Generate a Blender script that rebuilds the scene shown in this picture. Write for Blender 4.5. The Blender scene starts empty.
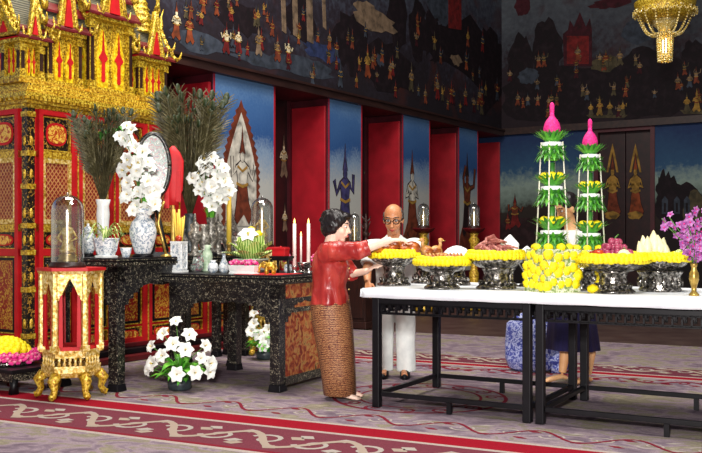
import bpy, math, random
from mathutils import Vector, Matrix, noise as mnoise

# ---------------------------------------------------------------- camera, world, lights, exposure
C = bpy.context.scene.collection
SC = bpy.context.scene
F, CX, HY, H = 928.0, 351.0, 238.0, 1.3       # focal length in pixels, principal column, horizon row, eye height
cam_d = bpy.data.cameras.new('camera'); cam = bpy.data.objects.new('camera', cam_d); C.objects.link(cam)
cam.location = (0, 0, H); cam.rotation_euler = (math.pi/2, 0, 0)
cam_d.sensor_width = 36; cam_d.lens = F/702*36; cam_d.shift_y = (HY-226.5)/702
cam_d.clip_end = 200
SC.camera = cam

W = bpy.data.worlds.new('hall_air'); SC.world = W; W.use_nodes = True
bg = W.node_tree.nodes['Background']; bg.inputs[0].default_value = (1.0, .93, .9, 1); bg.inputs[1].default_value = .22

def area(name, loc, target, sx, sy, power, col=(1, 1, 1)):
    l = bpy.data.lights.new(name, 'AREA'); l.shape = 'RECTANGLE'; l.size = sx; l.size_y = sy
    l.energy = power; l.color = col
    o = bpy.data.objects.new(name, l); C.objects.link(o); o.location = loc
    o.rotation_euler = (Vector(target)-Vector(loc)).to_track_quat('-Z', 'Y').to_euler()
    return o
area('camera_flash', (-.25, -.3, 2.1), (-.2, 9, 1.2), .5, .4, 640, (1, .97, .94))
area('overhead_fill_left', (-1.5, 9.0, 8.6), (-2.5, 13, 1), 4, 3, 900, (1, .93, .85))  # added fill light brightening the left wall, no actual lamps hang here
area('overhead_fill_front', (2.5, 4.5, 8.6), (0.5, 8.5, .5), 3, 3, 520, (1, .95, .9))  # second added fill from above for tables and carpet, not a fixture

SC.view_settings.view_transform = 'Standard'
SC.view_settings.look = 'None'
SC.view_settings.gamma = 1
SC.view_settings.use_curve_mapping = False
SC.view_settings.exposure = 0.0

R = math.radians
PI = math.pi
rnd = random.Random(7)

# ---------------------------------------------------------------- small helpers
def S(h):                                   # '#rrggbb' to linear
    h = h.lstrip('#'); o = []
    for i in (0, 2, 4):
        c = int(h[i:i+2], 16)/255
        o.append(c/12.92 if c <= .04045 else ((c+.055)/1.055)**2.4)
    return (*o, 1)
def G(px, py):                              # floor point seen at a pixel
    Y = H*F/(py-HY); return ((px-CX)*Y/F, Y)
def XA(px, Y): return (px-CX)*Y/F
def ZA(py, Y): return H-(py-HY)*Y/F

class MB:
    def __init__(s): s.v = []; s.f = []; s.m = []; s.sm = []
    def add(s, vs, fs, m=0, smooth=False):
        o = len(s.v); s.v += [tuple(v) for v in vs]
        for i, f in enumerate(fs):
            s.f.append(tuple(o+k for k in f)); s.m.append(m[i] if isinstance(m, (list, tuple)) else m); s.sm.append(smooth)
        return s
    def box(s, c, d, m=0, rz=0, rx=0, ry=0, tp=1.0):
        x, y, z = d[0]/2, d[1]/2, d[2]/2
        vs = [(-x, -y, -z), (x, -y, -z), (x, y, -z), (-x, y, -z), (-x*tp, -y*tp, z), (x*tp, -y*tp, z), (x*tp, y*tp, z), (-x*tp, y*tp, z)]
        M = Matrix.Translation(c) @ Matrix.Rotation(rz, 4, 'Z') @ Matrix.Rotation(ry, 4, 'Y') @ Matrix.Rotation(rx, 4, 'X')
        # face order: bottom, top, -y, +x, +y, -x
        return s.add([M @ Vector(v) for v in vs], [(3, 2, 1, 0), (4, 5, 6, 7), (0, 1, 5, 4), (1, 2, 6, 5), (2, 3, 7, 6), (3, 0, 4, 7)], m)
    def bx(s, x0, x1, y0, y1, z0, z1, m=0):
        return s.box(((x0+x1)/2, (y0+y1)/2, (z0+z1)/2), (x1-x0, y1-y0, z1-z0), m)
    def tube(s, pts, r, n=8, m=0, caps=True, smooth=True, flat=None):
        pts = [Vector(p) for p in pts]; k = len(pts)
        rs = list(r) if isinstance(r, (list, tuple)) else [r]*k
        vs = []; prev = None
        for i, p in enumerate(pts):
            t = (pts[min(i+1, k-1)]-pts[max(i-1, 0)])
            t = t.normalized() if t.length > 1e-9 else Vector((0, 0, 1))
            if prev is None:
                a = Vector((0, 0, 1)) if abs(t.z) < .9 else Vector((1, 0, 0))
                n1 = t.cross(a).normalized()
            else:
                n1 = (prev-t*prev.dot(t)); n1 = n1.normalized() if n1.length > 1e-6 else t.orthogonal().normalized()
            prev = n1; n2 = t.cross(n1)
            for j in range(n):
                a = 2*PI*j/n
                q = n1*math.cos(a)*rs[i]+n2*math.sin(a)*rs[i]*(flat or 1)
                vs.append(p+q)
        fs = []
        for i in range(k-1):
            for j in range(n):
                fs.append((i*n+j, i*n+(j+1) % n, (i+1)*n+(j+1) % n, (i+1)*n+j))
        if caps: fs += [tuple(reversed(range(n))), tuple((k-1)*n+j for j in range(n))]
        return s.add(vs, fs, m, smooth)
    def lathe(s, prof, n=20, c=(0, 0, 0), m=0, sx=1, sy=1, ph=0, smooth=True, caps=True):
        vs = []; k = len(prof)
        for r, z in prof:
            for j in range(n):
                a = 2*PI*j/n+ph; vs.append((c[0]+r*math.cos(a)*sx, c[1]+r*math.sin(a)*sy, c[2]+z))
        fs = []; ms = []
        for i in range(k-1):
            for j in range(n):
                fs.append((i*n+j, i*n+(j+1) % n, (i+1)*n+(j+1) % n, (i+1)*n+j))
        if caps: fs += [tuple(reversed(range(n))), tuple((k-1)*n+j for j in range(n))]
        return s.add(vs, fs, m, smooth)
    def ball(s, c, r, m=0, nu=12, nv=8, M=None, smooth=True, bump=0, rn=None):
        if isinstance(r, (int, float)): r = (r, r, r)
        vs = [(0, 0, -1)]; 
        for i in range(1, nv):
            a = -PI/2+PI*i/nv
            for j in range(nu):
                b = 2*PI*(j+(.5 if bump and i % 2 else 0))/nu
                k = 1 if not bump else 1+bump*((i+j) % 2*2-1)+((rn.random()-.5)*bump if rn else 0)
                vs.append((math.cos(a)*math.cos(b)*k, math.cos(a)*math.sin(b)*k, math.sin(a)*k))
        vs.append((0, 0, 1)); fs = []
        for j in range(nu): fs.append((0, 1+(j+1) % nu, 1+j))
        for i in range(nv-2):
            for j in range(nu):
                a, b = 1+i*nu+j, 1+i*nu+(j+1) % nu
                fs.append((a, b, b+nu, a+nu))
        l = len(vs)-1
        for j in range(nu): fs.append((l, 1+(nv-2)*nu+j, 1+(nv-2)*nu+(j+1) % nu))
        T = Matrix.Translation(c) @ (M or Matrix.Identity(4)) @ Matrix.Diagonal((*r, 1))
        return s.add([T @ Vector(v) for v in vs], fs, m, smooth)
    def prism(s, poly, d, M=None, m=0):      # polygon in xy, extruded 0..d along z
        M = M or Matrix.Identity(4); n = len(poly)
        ar = sum(poly[i][0]*poly[(i+1) % n][1]-poly[(i+1) % n][0]*poly[i][1] for i in range(n))
        if ar < 0: poly = poly[::-1]
        vs = [M @ Vector((x, y, 0)) for x, y in poly]+[M @ Vector((x, y, d)) for x, y in poly]
        fs = [tuple(reversed(range(n))), tuple(n+i for i in range(n))]+[(i, (i+1) % n, n+(i+1) % n, n+i) for i in range(n)]
        return s.add(vs, fs, m)
    def strip(s, pts, ws, nrm, m=0, fold=0, smooth=True):   # leaf / petal / ribbon along a path
        pts = [Vector(p) for p in pts]; k = len(pts); vs = []
        for i, p in enumerate(pts):
            t = (pts[min(i+1, k-1)]-pts[max(i-1, 0)]).normalized()
            sd = t.cross(Vector(nrm)); sd = sd.normalized() if sd.length > 1e-6 else t.orthogonal().normalized()
            up = sd.cross(t)
            vs += [p-sd*ws[i]+up*fold*ws[i], p, p+sd*ws[i]+up*fold*ws[i]]
        fs = []
        for i in range(k-1):
            for j in (0, 1): fs.append((3*i+j, 3*i+j+1, 3*i+j+4, 3*i+j+3))
        return s.add(vs, fs, m, smooth)
    def loft(s, rings, m=0, caps=True, smooth=True):
        n = len(rings[0]); vs = [p for r in rings for p in r]; fs = []
        for i in range(len(rings)-1):
            for j in range(n): fs.append((i*n+j, i*n+(j+1) % n, (i+1)*n+(j+1) % n, (i+1)*n+j))
        if caps: fs += [tuple(reversed(range(n))), tuple((len(rings)-1)*n+j for j in range(n))]
        return s.add(vs, fs, m, smooth)
    def mesh(s, name, mats):
        me = bpy.data.meshes.new(name); me.from_pydata(s.v, [], s.f)
        for x in (mats if isinstance(mats, (list, tuple)) else [mats]): me.materials.append(x)
        me.polygons.foreach_set('material_index', s.m); me.polygons.foreach_set('use_smooth', s.sm)
        me.update(); return me
    def build(s, name, mats, parent=None, loc=(0, 0, 0), rz=0, bevel=0, label=None, **kw):
        o = bpy.data.objects.new(name, s.mesh(name, mats)); C.objects.link(o)
        o.location = loc; o.rotation_euler = (0, 0, rz)
        if parent is not None: o.parent = parent
        if bevel:
            b = o.modifiers.new('bevel', 'BEVEL'); b.width = bevel; b.segments = 2; b.limit_method = 'ANGLE'; b.angle_limit = R(40)
        if label: o['label'] = label
        for k, v in kw.items(): o[k] = v
        return o

def tag(o, label, cat, group=None):
    o['label'] = label; o['category'] = cat
    if group: o['group'] = group
    return o
def thing(name, label, cat, loc=(0, 0, 0), rz=0, group=None):
    o = bpy.data.objects.new(name, None); C.objects.link(o); o.empty_display_size = .1
    o.location = loc; o.rotation_euler = (0, 0, rz)
    return tag(o, label, cat, group)
def piece(name, me, parent, loc=(0, 0, 0), rot=(0, 0, 0), sc=(1, 1, 1)):      # a part that shares mesh data
    o = bpy.data.objects.new(name, me); C.objects.link(o); o.parent = parent
    o.location = loc; o.rotation_euler = rot; o.scale = sc if not isinstance(sc, (int, float)) else (sc, sc, sc)
    return o
def dup(root, loc, rz=None, label=None, group=None, sc=None):
    def rec(o, p):
        c = o.copy(); C.objects.link(c)
        if p is not None: c.parent = p
        for ch in list(o.children): rec(ch, c)
        return c
    r = rec(root, None); r.location = loc
    if rz is not None: r.rotation_euler = (0, 0, rz)
    if label: r['label'] = label
    if group: r['group'] = group
    if sc: r.scale = (sc, sc, sc)
    return r

# ---------------------------------------------------------------- materials
def new_mat(name):
    m = bpy.data.materials.new(name); m.use_nodes = True
    nt = m.node_tree; return m, nt, nt.nodes['Principled BSDF']
def plain(name, col, rough=.5, metal=0, spec=.5, **kw):
    m, nt, b = new_mat(name)
    b.inputs['Base Color'].default_value = S(col); b.inputs['Roughness'].default_value = rough
    b.inputs['Metallic'].default_value = metal; b.inputs['Specular IOR Level'].default_value = spec
    for k, v in kw.items(): b.inputs[k].default_value = v
    return m
def tex(nt, kind, scale, stretch=(1, 1, 1), rz=0, detail=4, dist=0, coord='Object'):
    tc = nt.nodes.new('ShaderNodeTexCoord'); mp = nt.nodes.new('ShaderNodeMapping')
    mp.inputs['Scale'].default_value = stretch; mp.inputs['Rotation'].default_value = (0, 0, rz)
    nt.links.new(tc.outputs[coord], mp.inputs[0])
    if kind == 'noise':
        t = nt.nodes.new('ShaderNodeTexNoise'); t.inputs['Scale'].default_value = scale; t.inputs['Detail'].default_value = detail
        t.inputs['Distortion'].default_value = dist; out = t.outputs['Fac']
    elif kind in ('voronoi', 'cell'):
        t = nt.nodes.new('ShaderNodeTexVoronoi'); t.inputs['Scale'].default_value = scale
        out = t.outputs['Distance'] if kind == 'voronoi' else t.outputs['Color']
    elif kind == 'wave':
        t = nt.nodes.new('ShaderNodeTexWave'); t.inputs['Scale'].default_value = scale; t.inputs['Distortion'].default_value = dist
        t.inputs['Detail'].default_value = detail; out = t.outputs['Fac']
    elif kind == 'magic':
        t = nt.nodes.new('ShaderNodeTexMagic'); t.inputs['Scale'].default_value = scale; t.inputs['Distortion'].default_value = dist; t.turbulence_depth = detail
        out = t.outputs['Fac']
    elif kind == 'checker':
        t = nt.nodes.new('ShaderNodeTexChecker'); t.inputs['Scale'].default_value = scale; out = t.outputs['Fac']
    nt.links.new(mp.outputs[0], t.inputs['Vector']); return out
def ramp(nt, fac, stops, const=False):
    r = nt.nodes.new('ShaderNodeValToRGB'); e = r.color_ramp.elements
    if const: r.color_ramp.interpolation = 'CONSTANT'
    while len(e) < len(stops): e.new(.5)
    for i, (p, c) in enumerate(stops): e[i].position = p; e[i].color = S(c) if isinstance(c, str) else c
    nt.links.new(fac, r.inputs[0]); return r.outputs[0]
def math_n(nt, op, a, b=None, c=None):
    n = nt.nodes.new('ShaderNodeMath'); n.operation = op
    for i, x in enumerate((a, b, c)):
        if x is None: continue
        if isinstance(x, (int, float)): n.inputs[i].default_value = x
        else: nt.links.new(x, n.inputs[i])
    return n.outputs[0]
def mixc(nt, fac, a, b):
    n = nt.nodes.new('ShaderNodeMix'); n.data_type = 'RGBA'
    for sock, x in ((n.inputs[0], fac), (n.inputs[6], a), (n.inputs[7], b)):
        if isinstance(x, str): sock.default_value = S(x)
        elif isinstance(x, (int, float, tuple)): sock.default_value = x
        else: nt.links.new(x, sock)
    return n.outputs[2]
def bump(nt, b, fac, strength=.5, dist=.01):
    n = nt.nodes.new('ShaderNodeBump'); n.inputs['Strength'].default_value = strength; n.inputs['Distance'].default_value = dist
    nt.links.new(fac, n.inputs['Height']); nt.links.new(n.outputs[0], b.inputs['Normal'])
def varied(name, stops, kind='noise', scale=20, rough=.5, metal=0, spec=.5, bmp=0, bd=.01, stretch=(1, 1, 1), rz=0, detail=4, dist=0, const=False, **kw):
    m, nt, b = new_mat(name)
    t = tex(nt, kind, scale, stretch, rz, detail, dist)
    nt.links.new(ramp(nt, t, stops, const), b.inputs['Base Color'])
    b.inputs['Roughness'].default_value = rough; b.inputs['Metallic'].default_value = metal; b.inputs['Specular IOR Level'].default_value = spec
    for k, v in kw.items(): b.inputs[k].default_value = v
    if bmp: bump(nt, b, t, bmp, bd)
    return m
def glassy(name, tint='#ffffff', gloss=.10):
    m, nt, b = new_mat(name); nt.nodes.remove(b); out = nt.nodes['Material Output']
    tr = nt.nodes.new('ShaderNodeBsdfTransparent'); tr.inputs[0].default_value = S(tint)
    gl = nt.nodes.new('ShaderNodeBsdfGlossy'); gl.inputs['Roughness'].default_value = .12
    lw = nt.nodes.new('ShaderNodeLayerWeight'); lw.inputs[0].default_value = .35
    mr = nt.nodes.new('ShaderNodeMapRange'); mr.inputs[3].default_value = gloss; mr.inputs[4].default_value = .85
    nt.links.new(lw.outputs['Facing'], mr.inputs[0])
    mx = nt.nodes.new('ShaderNodeMixShader'); nt.links.new(mr.outputs[0], mx.inputs[0]); nt.links.new(tr.outputs[0], mx.inputs[1]); nt.links.new(gl.outputs[0], mx.inputs[2])
    nt.links.new(mx.outputs[0], out.inputs['Surface']); return m

M = {}
M['gold'] = varied('gilding', [(.28, '#4a2e08'), (.40, '#9a7018'), (.53, '#cfa426'), (.70, '#f4dc62')], 'noise', 42, .36, .35, .6, .6, .01, detail=5)
M['gold_mosaic'] = varied('gilded_glass_mosaic', [(.30, '#3a2406'), (.41, '#94700f'), (.52, '#cba624'), (.66, '#f8e25a')], 'noise', 55, .3, .3, .7, .8, .012)
M['gold_bright'] = varied('bright_gilding', [(.3, '#a87a08'), (.5, '#ecc812'), (.7, '#fff04a')], 'noise', 30, .38, .2, .5, .3, .01)
M['gold_pale'] = varied('pale_gilding', [(.3, '#8a6216'), (.45, '#cba23c'), (.58, '#ecd28a'), (.75, '#fff3c4')], 'noise', 40, .38, .25, .5, .4, .008)
M['red'] = varied('red_lacquer', [(.3, '#a8141a'), (.7, '#c81c22')], 'noise', 6, .5, 0, .3)
M['red_dark'] = varied('dark_red_lacquer', [(.3, '#4a0a10'), (.7, '#6e1018')], 'noise', 8, .45)
M['black'] = varied('black_lacquer', [(.3, '#070609'), (.7, '#100e14')], 'noise', 12, .45, 0, .28)
M['pearl'] = varied('black_lacquer_with_pearl_inlay', [(.0, '#0b0a0d'), (.585, '#0e0c10'), (.62, '#5a5548'), (.68, '#b5ad96'), (.71, '#12100f'), (1, '#0b0a0d')], 'noise', 55, .32, 0, .5, detail=2, dist=1.6)
M['pearl_fine'] = varied('fine_pearl_inlay', [(.0, '#0b0a0d'), (.55, '#14110f'), (.59, '#6f6a58'), (.65, '#c4bca2'), (.68, '#14110f')], 'noise', 75, .32, 0, .5, detail=2, dist=.8)
M['lattice'] = None
M['red_floral'] = varied('red_panel_with_gold_flowers', [(0, '#6c120c'), (.47, '#8f1a10'), (.52, '#a8701c'), (.58, '#d2a83c'), (.63, '#8f3a14'), (.7, '#7f150e')], 'noise', 20, .42, .1, .5, .3, .008, detail=3, dist=1.6)
M['black_floral'] = varied('black_panel_with_gold_flowers', [(0, '#0c0908'), (.54, '#140e0b'), (.58, '#8a6420'), (.64, '#c99a3c'), (.68, '#4a1c10'), (.75, '#120c0b')], 'noise', 26, .42, .1, .5, detail=3, dist=1.4)
M['orange_floral'] = varied('orange_cartouche', [(0, '#8a2a10'), (.45, '#b8431a'), (.52, '#e0a93a'), (.62, '#f0c85a'), (.7, '#a83212')], 'noise', 24, .42, .1, detail=3, dist=1)
M['carved_side'] = varied('carved_red_gold_side', [(0, '#2a0d08'), (.4, '#7c2414'), (.5, '#a8552a'), (.6, '#b58a4a'), (.7, '#4a2a1a'), (.85, '#1c1512')], 'noise', 15, .45, .05, .5, .5, .01, detail=6, dist=1.2)
M['grey_tile'] = varied('silvered_roof_tile', [(.3, '#3a3a33'), (.7, '#6e6c5a')], 'wave', 30, .4, .2, .5, .3)
M['silver'] = varied('chased_silver', [(.32, '#1c1a19'), (.45, '#4a4743'), (.57, '#8e8983'), (.72, '#e4e0da')], 'noise', 48, .2, .8, .5, .7, .006, detail=3)
M['silver_smooth'] = plain('bright_silver', '#cfcac4', .18, .9)
M['pewter'] = varied('grey_metalware', [(.3, '#3a3835'), (.5, '#77736b'), (.7, '#c4beb2')], 'noise', 40, .35, .35, .5, .5, .006)
M['porcelain'] = varied('blue_and_white_porcelain', [(.0, '#eceff0'), (.5, '#e9ecec'), (.56, '#7f90a8'), (.62, '#9fb0b8'), (.68, '#eef0ee')], 'noise', 38, .2, 0, .6, detail=3, dist=.8)
M['porcelain_white'] = varied('white_porcelain', [(.3, '#dfe2e0'), (.7, '#f4f5f2')], 'noise', 12, .22)
M['porcelain_color'] = varied('famille_rose_porcelain', [(.0, '#b9c0b8'), (.40, '#c9ccc2'), (.46, '#5f7a70'), (.52, '#8f9c94'), (.57, '#a8605c'), (.61, '#3f506c'), (.68, '#c4c8bc')], 'noise', 22, .22, 0, .6, detail=4, dist=1)
M['glass'] = glassy('clear_glass', '#eef2f0', .28)
M['leaf'] = varied('green_leaf', [(.25, '#2f7a1c'), (.5, '#52a82c'), (.75, '#86cc48')], 'noise', 14, .45)
M['leaf_dark'] = varied('dark_leaf', [(.25, '#1c4a1c'), (.5, '#347a2a'), (.75, '#5a9a40')], 'noise', 14, .5)
M['leaf_pale'] = varied('pale_leaf', [(.2, '#6f9a3a'), (.5, '#a9c45a'), (.8, '#dbe59a')], 'wave', 20, .5)
M['petal_white'] = plain('white_petal', '#e6e8e2', .55, **{'Subsurface Weight': .0})
M['filler'] = varied('grey_green_filler', [(.3, '#5a7a3a'), (.48, '#93a36a'), (.56, '#e0e0cc'), (.66, '#7f9a4a')], 'noise', 45, .7, bmp=.6)
M['petal_yellow'] = varied('marigold_petal', [(.2, '#e8c400'), (.5, '#f7e000'), (.8, '#fff12a')], 'noise', 60, .6)
M['petal_pink'] = varied('magenta_amaranth', [(.25, '#b4125e'), (.6, '#e8268a'), (.85, '#ff55ac')], 'noise', 60, .65, bmp=.5)
M['petal_rose'] = varied('pink_petal', [(.25, '#d04a78'), (.6, '#f08aa8'), (.85, '#f8c4d0')], 'noise', 30, .6)
M['petal_purple'] = varied('purple_orchid_petal', [(.2, '#74307a'), (.5, '#a0529c'), (.8, '#d094c8')], 'noise', 40, .55)
M['stem'] = plain('green_stem', '#4c7a2e', .5)
M['bamboo'] = plain('pale_bamboo', '#e9e6d2', .5)
M['plume'] = varied('dry_plume', [(.2, '#24200f'), (.5, '#4c4628'), (.75, '#8a8260')], 'noise', 30, .6)
M['plume_eye'] = varied('plume_eye', [(.2, '#141c14'), (.5, '#2c3a20'), (.8, '#5f5a32')], 'noise', 40, .5)
M['cloth_white'] = varied('white_cotton', [(.3, '#dfe6ee'), (.7, '#f5f8fb')], 'noise', 5, .8)
M['paper'] = plain('white_paper', '#f7f8fa', .7)
M['wax'] = plain('white_wax', '#f6e4dc', .45)
M['wax_yellow'] = plain('yellow_wax', '#e6c44a', .45)
M['flame'] = plain('candle_flame', '#ffb86a', .5, **{'Emission Color': S('#ffb060'), 'Emission Strength': 6})
M['skin_f'] = varied('pale_skin', [(.3, '#efc4ac'), (.7, '#f8d8c4')], 'noise', 8, .5)
M['skin_m'] = varied('tan_skin', [(.3, '#b8764c'), (.7, '#cc8f66')], 'noise', 8, .45)
M['skin_leg'] = varied('leg_skin', [(.3, '#d69a66'), (.7, '#e6b482')], 'noise', 8, .5)
M['hair'] = varied('black_hair', [(.3, '#0b080a'), (.7, '#1e1618')], 'noise', 40, .4, stretch=(1, 1, .2), bmp=.4)
M['hair_grey'] = varied('greying_hair', [(.3, '#2a2220'), (.7, '#5a4a44')], 'noise', 60, .5)
M['eye'] = plain('eye_dark', '#1a1212', .3)
M['eye_white'] = plain('eye_white', '#e8e2dc', .4)
M['lips'] = plain('lips', '#b8423e', .5)
M['satin'] = varied('red_satin', [(.3, '#8a1a1c'), (.5, '#a82c28'), (.7, '#bf4438')], 'noise', 9, .34, 0, .6, .6, .03, stretch=(1, 1, .4), dist=.8)
M['shirt'] = varied('white_shirt_cotton', [(.3, '#d8dcda'), (.7, '#f2f4f0')], 'noise', 10, .75, bmp=.3, bd=.01)
M['navy'] = varied('navy_cloth', [(.3, '#14123a'), (.7, '#221e56')], 'noise', 10, .7, stretch=(4, 4, .6))
M['batik_blue'] = varied('blue_batik', [(.0, '#2a2f7a'), (.44, '#3f4aa0'), (.5, '#8f9ad0'), (.56, '#c5cdea'), (.62, '#4a55aa')], 'noise', 22, .7, detail=3, dist=1.2)
M['roast'] = varied('roasted_skin', [(.2, '#4a1c0c'), (.5, '#9a4a1a'), (.75, '#cf7f36')], 'noise', 16, .3, 0, .6, .4, .01)
M['roast_pale'] = varied('roasted_fowl_skin', [(.2, '#9a5a2a'), (.5, '#c98f4e'), (.75, '#e6bf86')], 'noise', 20, .35, bmp=.3)
M['meat_pink'] = varied('dried_pink_meat', [(.2, '#6a2420'), (.5, '#a8625a'), (.75, '#d9a090')], 'noise', 26, .5)
M['grape'] = varied('red_grape_skin', [(.25, '#6a1a3a'), (.6, '#a8405e'), (.85, '#d98aa0')], 'noise', 14, .28)
M['apple'] = varied('red_apple_skin', [(.3, '#9a2016'), (.6, '#c84a22'), (.85, '#e08a3a')], 'noise', 14, .25)
M['fruit_cream'] = varied('cream_fruit_skin', [(.3, '#d9d19a'), (.7, '#f3efd0')], 'noise', 10, .4)
M['fruit_yellow'] = plain('yellow_fruit_skin', '#f0d214', .4)
M['wood_dark'] = varied('dark_wood', [(.3, '#1c0c0a'), (.6, '#32160f'), (.8, '#4a2416')], 'noise', 10, .45, stretch=(6, 6, .6))
M['brass'] = varied('brass', [(.3, '#8a6a2a'), (.7, '#d9b860')], 'noise', 20, .3, .6)
M['pot_grey'] = varied('dark_grey_pot', [(.3, '#20262a'), (.7, '#3c464a')], 'noise', 30, .4)
M['wire'] = plain('spectacle_frame', '#1a1210', .3)
M['cord_red'] = varied('red_cloth_sash', [(.3, '#b8101a'), (.7, '#d81e26')], 'noise', 8, .6)
M['jade'] = varied('pale_green_jade', [(.3, '#8fae8a'), (.7, '#c9d8c0')], 'noise', 20, .35)

def lattice_mat():
    m, nt, b = new_mat('red_and_gold_lattice')
    a = tex(nt, 'wave', 13, (1, 1, .8), 0, 0, 0); c = tex(nt, 'wave', 13, (-1, -1, .8), 0, 0, 0)
    for n in nt.nodes:
        if n.type == 'TEX_WAVE': n.bands_direction = 'DIAGONAL'
    x = math_n(nt, 'MAXIMUM', a, c)
    n = tex(nt, 'noise', 26, (1, 1, 1))
    y = math_n(nt, 'ADD', x, math_n(nt, 'MULTIPLY', math_n(nt, 'SUBTRACT', n, .5), .5))
    col = ramp(nt, y, [(0, '#6a140c'), (.70, '#8c2a16'), (.88, '#a8683a'), (1, '#b98a52')])
    nt.links.new(col, b.inputs['Base Color']); b.inputs['Roughness'].default_value = .5
    bump(nt, b, x, .4, .01); return m
M['lattice'] = lattice_mat()

def sarong_mat():
    m, nt, b = new_mat('brown_woven_sarong')
    w = tex(nt, 'wave', 22, (.25, .25, 1), 0, 2, 2.0)
    for n in nt.nodes:
        if n.type == 'TEX_WAVE': n.bands_direction = 'Z'
    v = tex(nt, 'noise', 70, (1, 1, .8), 0, 1)
    x = math_n(nt, 'ADD', math_n(nt, 'MULTIPLY', w, .30), math_n(nt, 'MULTIPLY', v, .80))
    col = ramp(nt, x, [(.38, '#42140e'), (.51, '#7c3624'), (.59, '#b07c4e'), (.67, '#c89c68'), (.73, '#571e14')])
    nt.links.new(col, b.inputs['Base Color']); b.inputs['Roughness'].default_value = .6; return m
M['sarong'] = sarong_mat()
# ---------------------------------------------------------------- the hall: floor, carpet, walls, windows, murals
PW = R(33.3); cw, sw = math.cos(PW), math.sin(PW); DW = 9.6; BR = 21.48; AL = -DW
ZT0, ZT1 = 3.83, 3.99                                   # the timber band above the windows
def wall_b(px): t = (px-CX)/F; Y = DW/(sw-t*cw); return Y*(t*sw+cw)
def lw(px, py): t = (px-CX)/F; Y = DW/(sw-t*cw); return (Y*(t*sw+cw), H-(py-HY)*Y/F)
def rw(px, py): t = (px-CX)/F; Y = BR/(sw*t+cw); return (Y*(t*cw-sw), H-(py-HY)*Y/F)
def M_left(a=AL): return Matrix(((0, 0, 1, a), (1, 0, 0, 0), (0, 1, 0, 0), (0, 0, 0, 1)))
def M_right(b=BR): return Matrix(((1, 0, 0, 0), (0, 0, -1, b), (0, 1, 0, 0), (0, 0, 0, 1)))

def mural_mat(name, stops, z0, z1, noise_amt=.25, scale=1.2, extra=None):
    m, nt, b = new_mat(name)
    g = nt.nodes.new('ShaderNodeNewGeometry'); sx = nt.nodes.new('ShaderNodeSeparateXYZ'); nt.links.new(g.outputs['Position'], sx.inputs[0])
    mr = nt.nodes.new('ShaderNodeMapRange'); mr.inputs[1].default_value = z0; mr.inputs[2].default_value = z1
    nt.links.new(sx.outputs[2], mr.inputs[0])
    n = tex(nt, 'noise', scale, (1, 1, 1), 0, 8, .3); n2 = tex(nt, 'noise', scale*14, (1, 1, 1), 0, 4)
    x = math_n(nt, 'ADD', mr.outputs[0], math_n(nt, 'MULTIPLY', math_n(nt, 'SUBTRACT', n, .5), noise_amt))
    x = math_n(nt, 'ADD', x, math_n(nt, 'MULTIPLY', math_n(nt, 'SUBTRACT', n2, .5), noise_amt*.8))
    c = ramp(nt, x, stops)
    if extra:
        e, sc_, lo, hi = extra
        k = tex(nt, 'noise', sc_, (1, 1, 1.4), 0, 6, .8)
        f = nt.nodes.new('ShaderNodeMapRange'); f.inputs[1].default_value = lo; f.inputs[2].default_value = hi; nt.links.new(k, f.inputs[0])
        c = mixc(nt, f.outputs[0], c, e)
    nt.links.new(c, b.inputs['Base Color']); b.inputs['Roughness'].default_value = .75; b.inputs['Specular IOR Level'].default_value = .25
    return m
M['pier'] = mural_mat('painted_sky_pier', [(0, '#c2bfb2'), (.52, '#b4b7b4'), (.66, '#7f97b4'), (.74, '#2f568f'), (.9, '#41699f'), (1, '#5f84b0')], .5, 3.83, .16, 1.6)
M['upper_left'] = mural_mat('dark_heaven_mural', [(0, '#221c22'), (.3, '#2b2630'), (.55, '#3c3f4c'), (1, '#545c66')], 3.9, 8.6, 1.15, .8, ('#43221f', .7, .56, .74))
M['upper_right'] = mural_mat('dark_landscape_mural', [(0, '#241a20'), (.35, '#2a2128'), (.5, '#3a3c44'), (1, '#585f66')], 4.0, 8.0, .7, .7, ('#3a2226', .9, .56, .76))
M['low_right'] = mural_mat('night_lake_mural', [(0, '#1d1618'), (.42, '#2e2622'), (.5, '#66756e'), (.62, '#84968e'), (.74, '#2f5070'), (1, '#22345a')], .6, 3.83, .22, .8)
M['shutter'] = varied('red_shutter_paint', [(.3, '#8e0f1c'), (.7, '#ad1626')], 'noise', 3, .5)
M['maroon'] = varied('maroon_timber', [(.3, '#3a0c14'), (.7, '#541320')], 'noise', 4, .5)
M['band'] = varied('dark_timber_band', [(.3, '#21100f'), (.7, '#38201b')], 'noise', 4, .5, stretch=(3, .4, 3))
M['door_dark'] = varied('dark_lacquered_door', [(.3, '#1d0a0d'), (.6, '#2b0f12'), (.8, '#3a1815')], 'noise', 7, .4)
def paint_mat(k, c):
    r_, g_, b_ = (int(c[i:i+2], 16) for i in (1, 3, 5)); dk = '#%02x%02x%02x' % tuple(int(v*.55+10) for v in (r_, g_, b_)); lt = '#%02x%02x%02x' % tuple(min(255, int(v*1.12+8)) for v in (r_, g_, b_))
    return varied('paint_'+k, [(.3, dk), (.5, c), (.72, lt)], 'noise', 7, .75, 0, .2, detail=9, dist=.4)
PT = {k: paint_mat(k, c) for k, c in dict(brown='#6e3422', white='#c4c0b4', dark='#2a1a1c', violet='#3d3a66', orange='#7e3c22', gold='#9a7636', red='#6a1c1c', deep='#1b1318',
      slate='#363c47', olive='#4a4230', tan='#75624f', blue='#2b3558', cream='#cfc3a0', plum='#3a141c').items()}
PTL = list(PT.values()); PI_ = {k: i for i, k in enumerate(PT)}

floor = MB().bx(-16, 16, -3, 30, -.10, -.012, 0).build('floor', varied('dark_hall_floor', [(.3, '#3a2624'), (.7, '#52403a')], 'noise', 3, .5), kind='structure')

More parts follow.
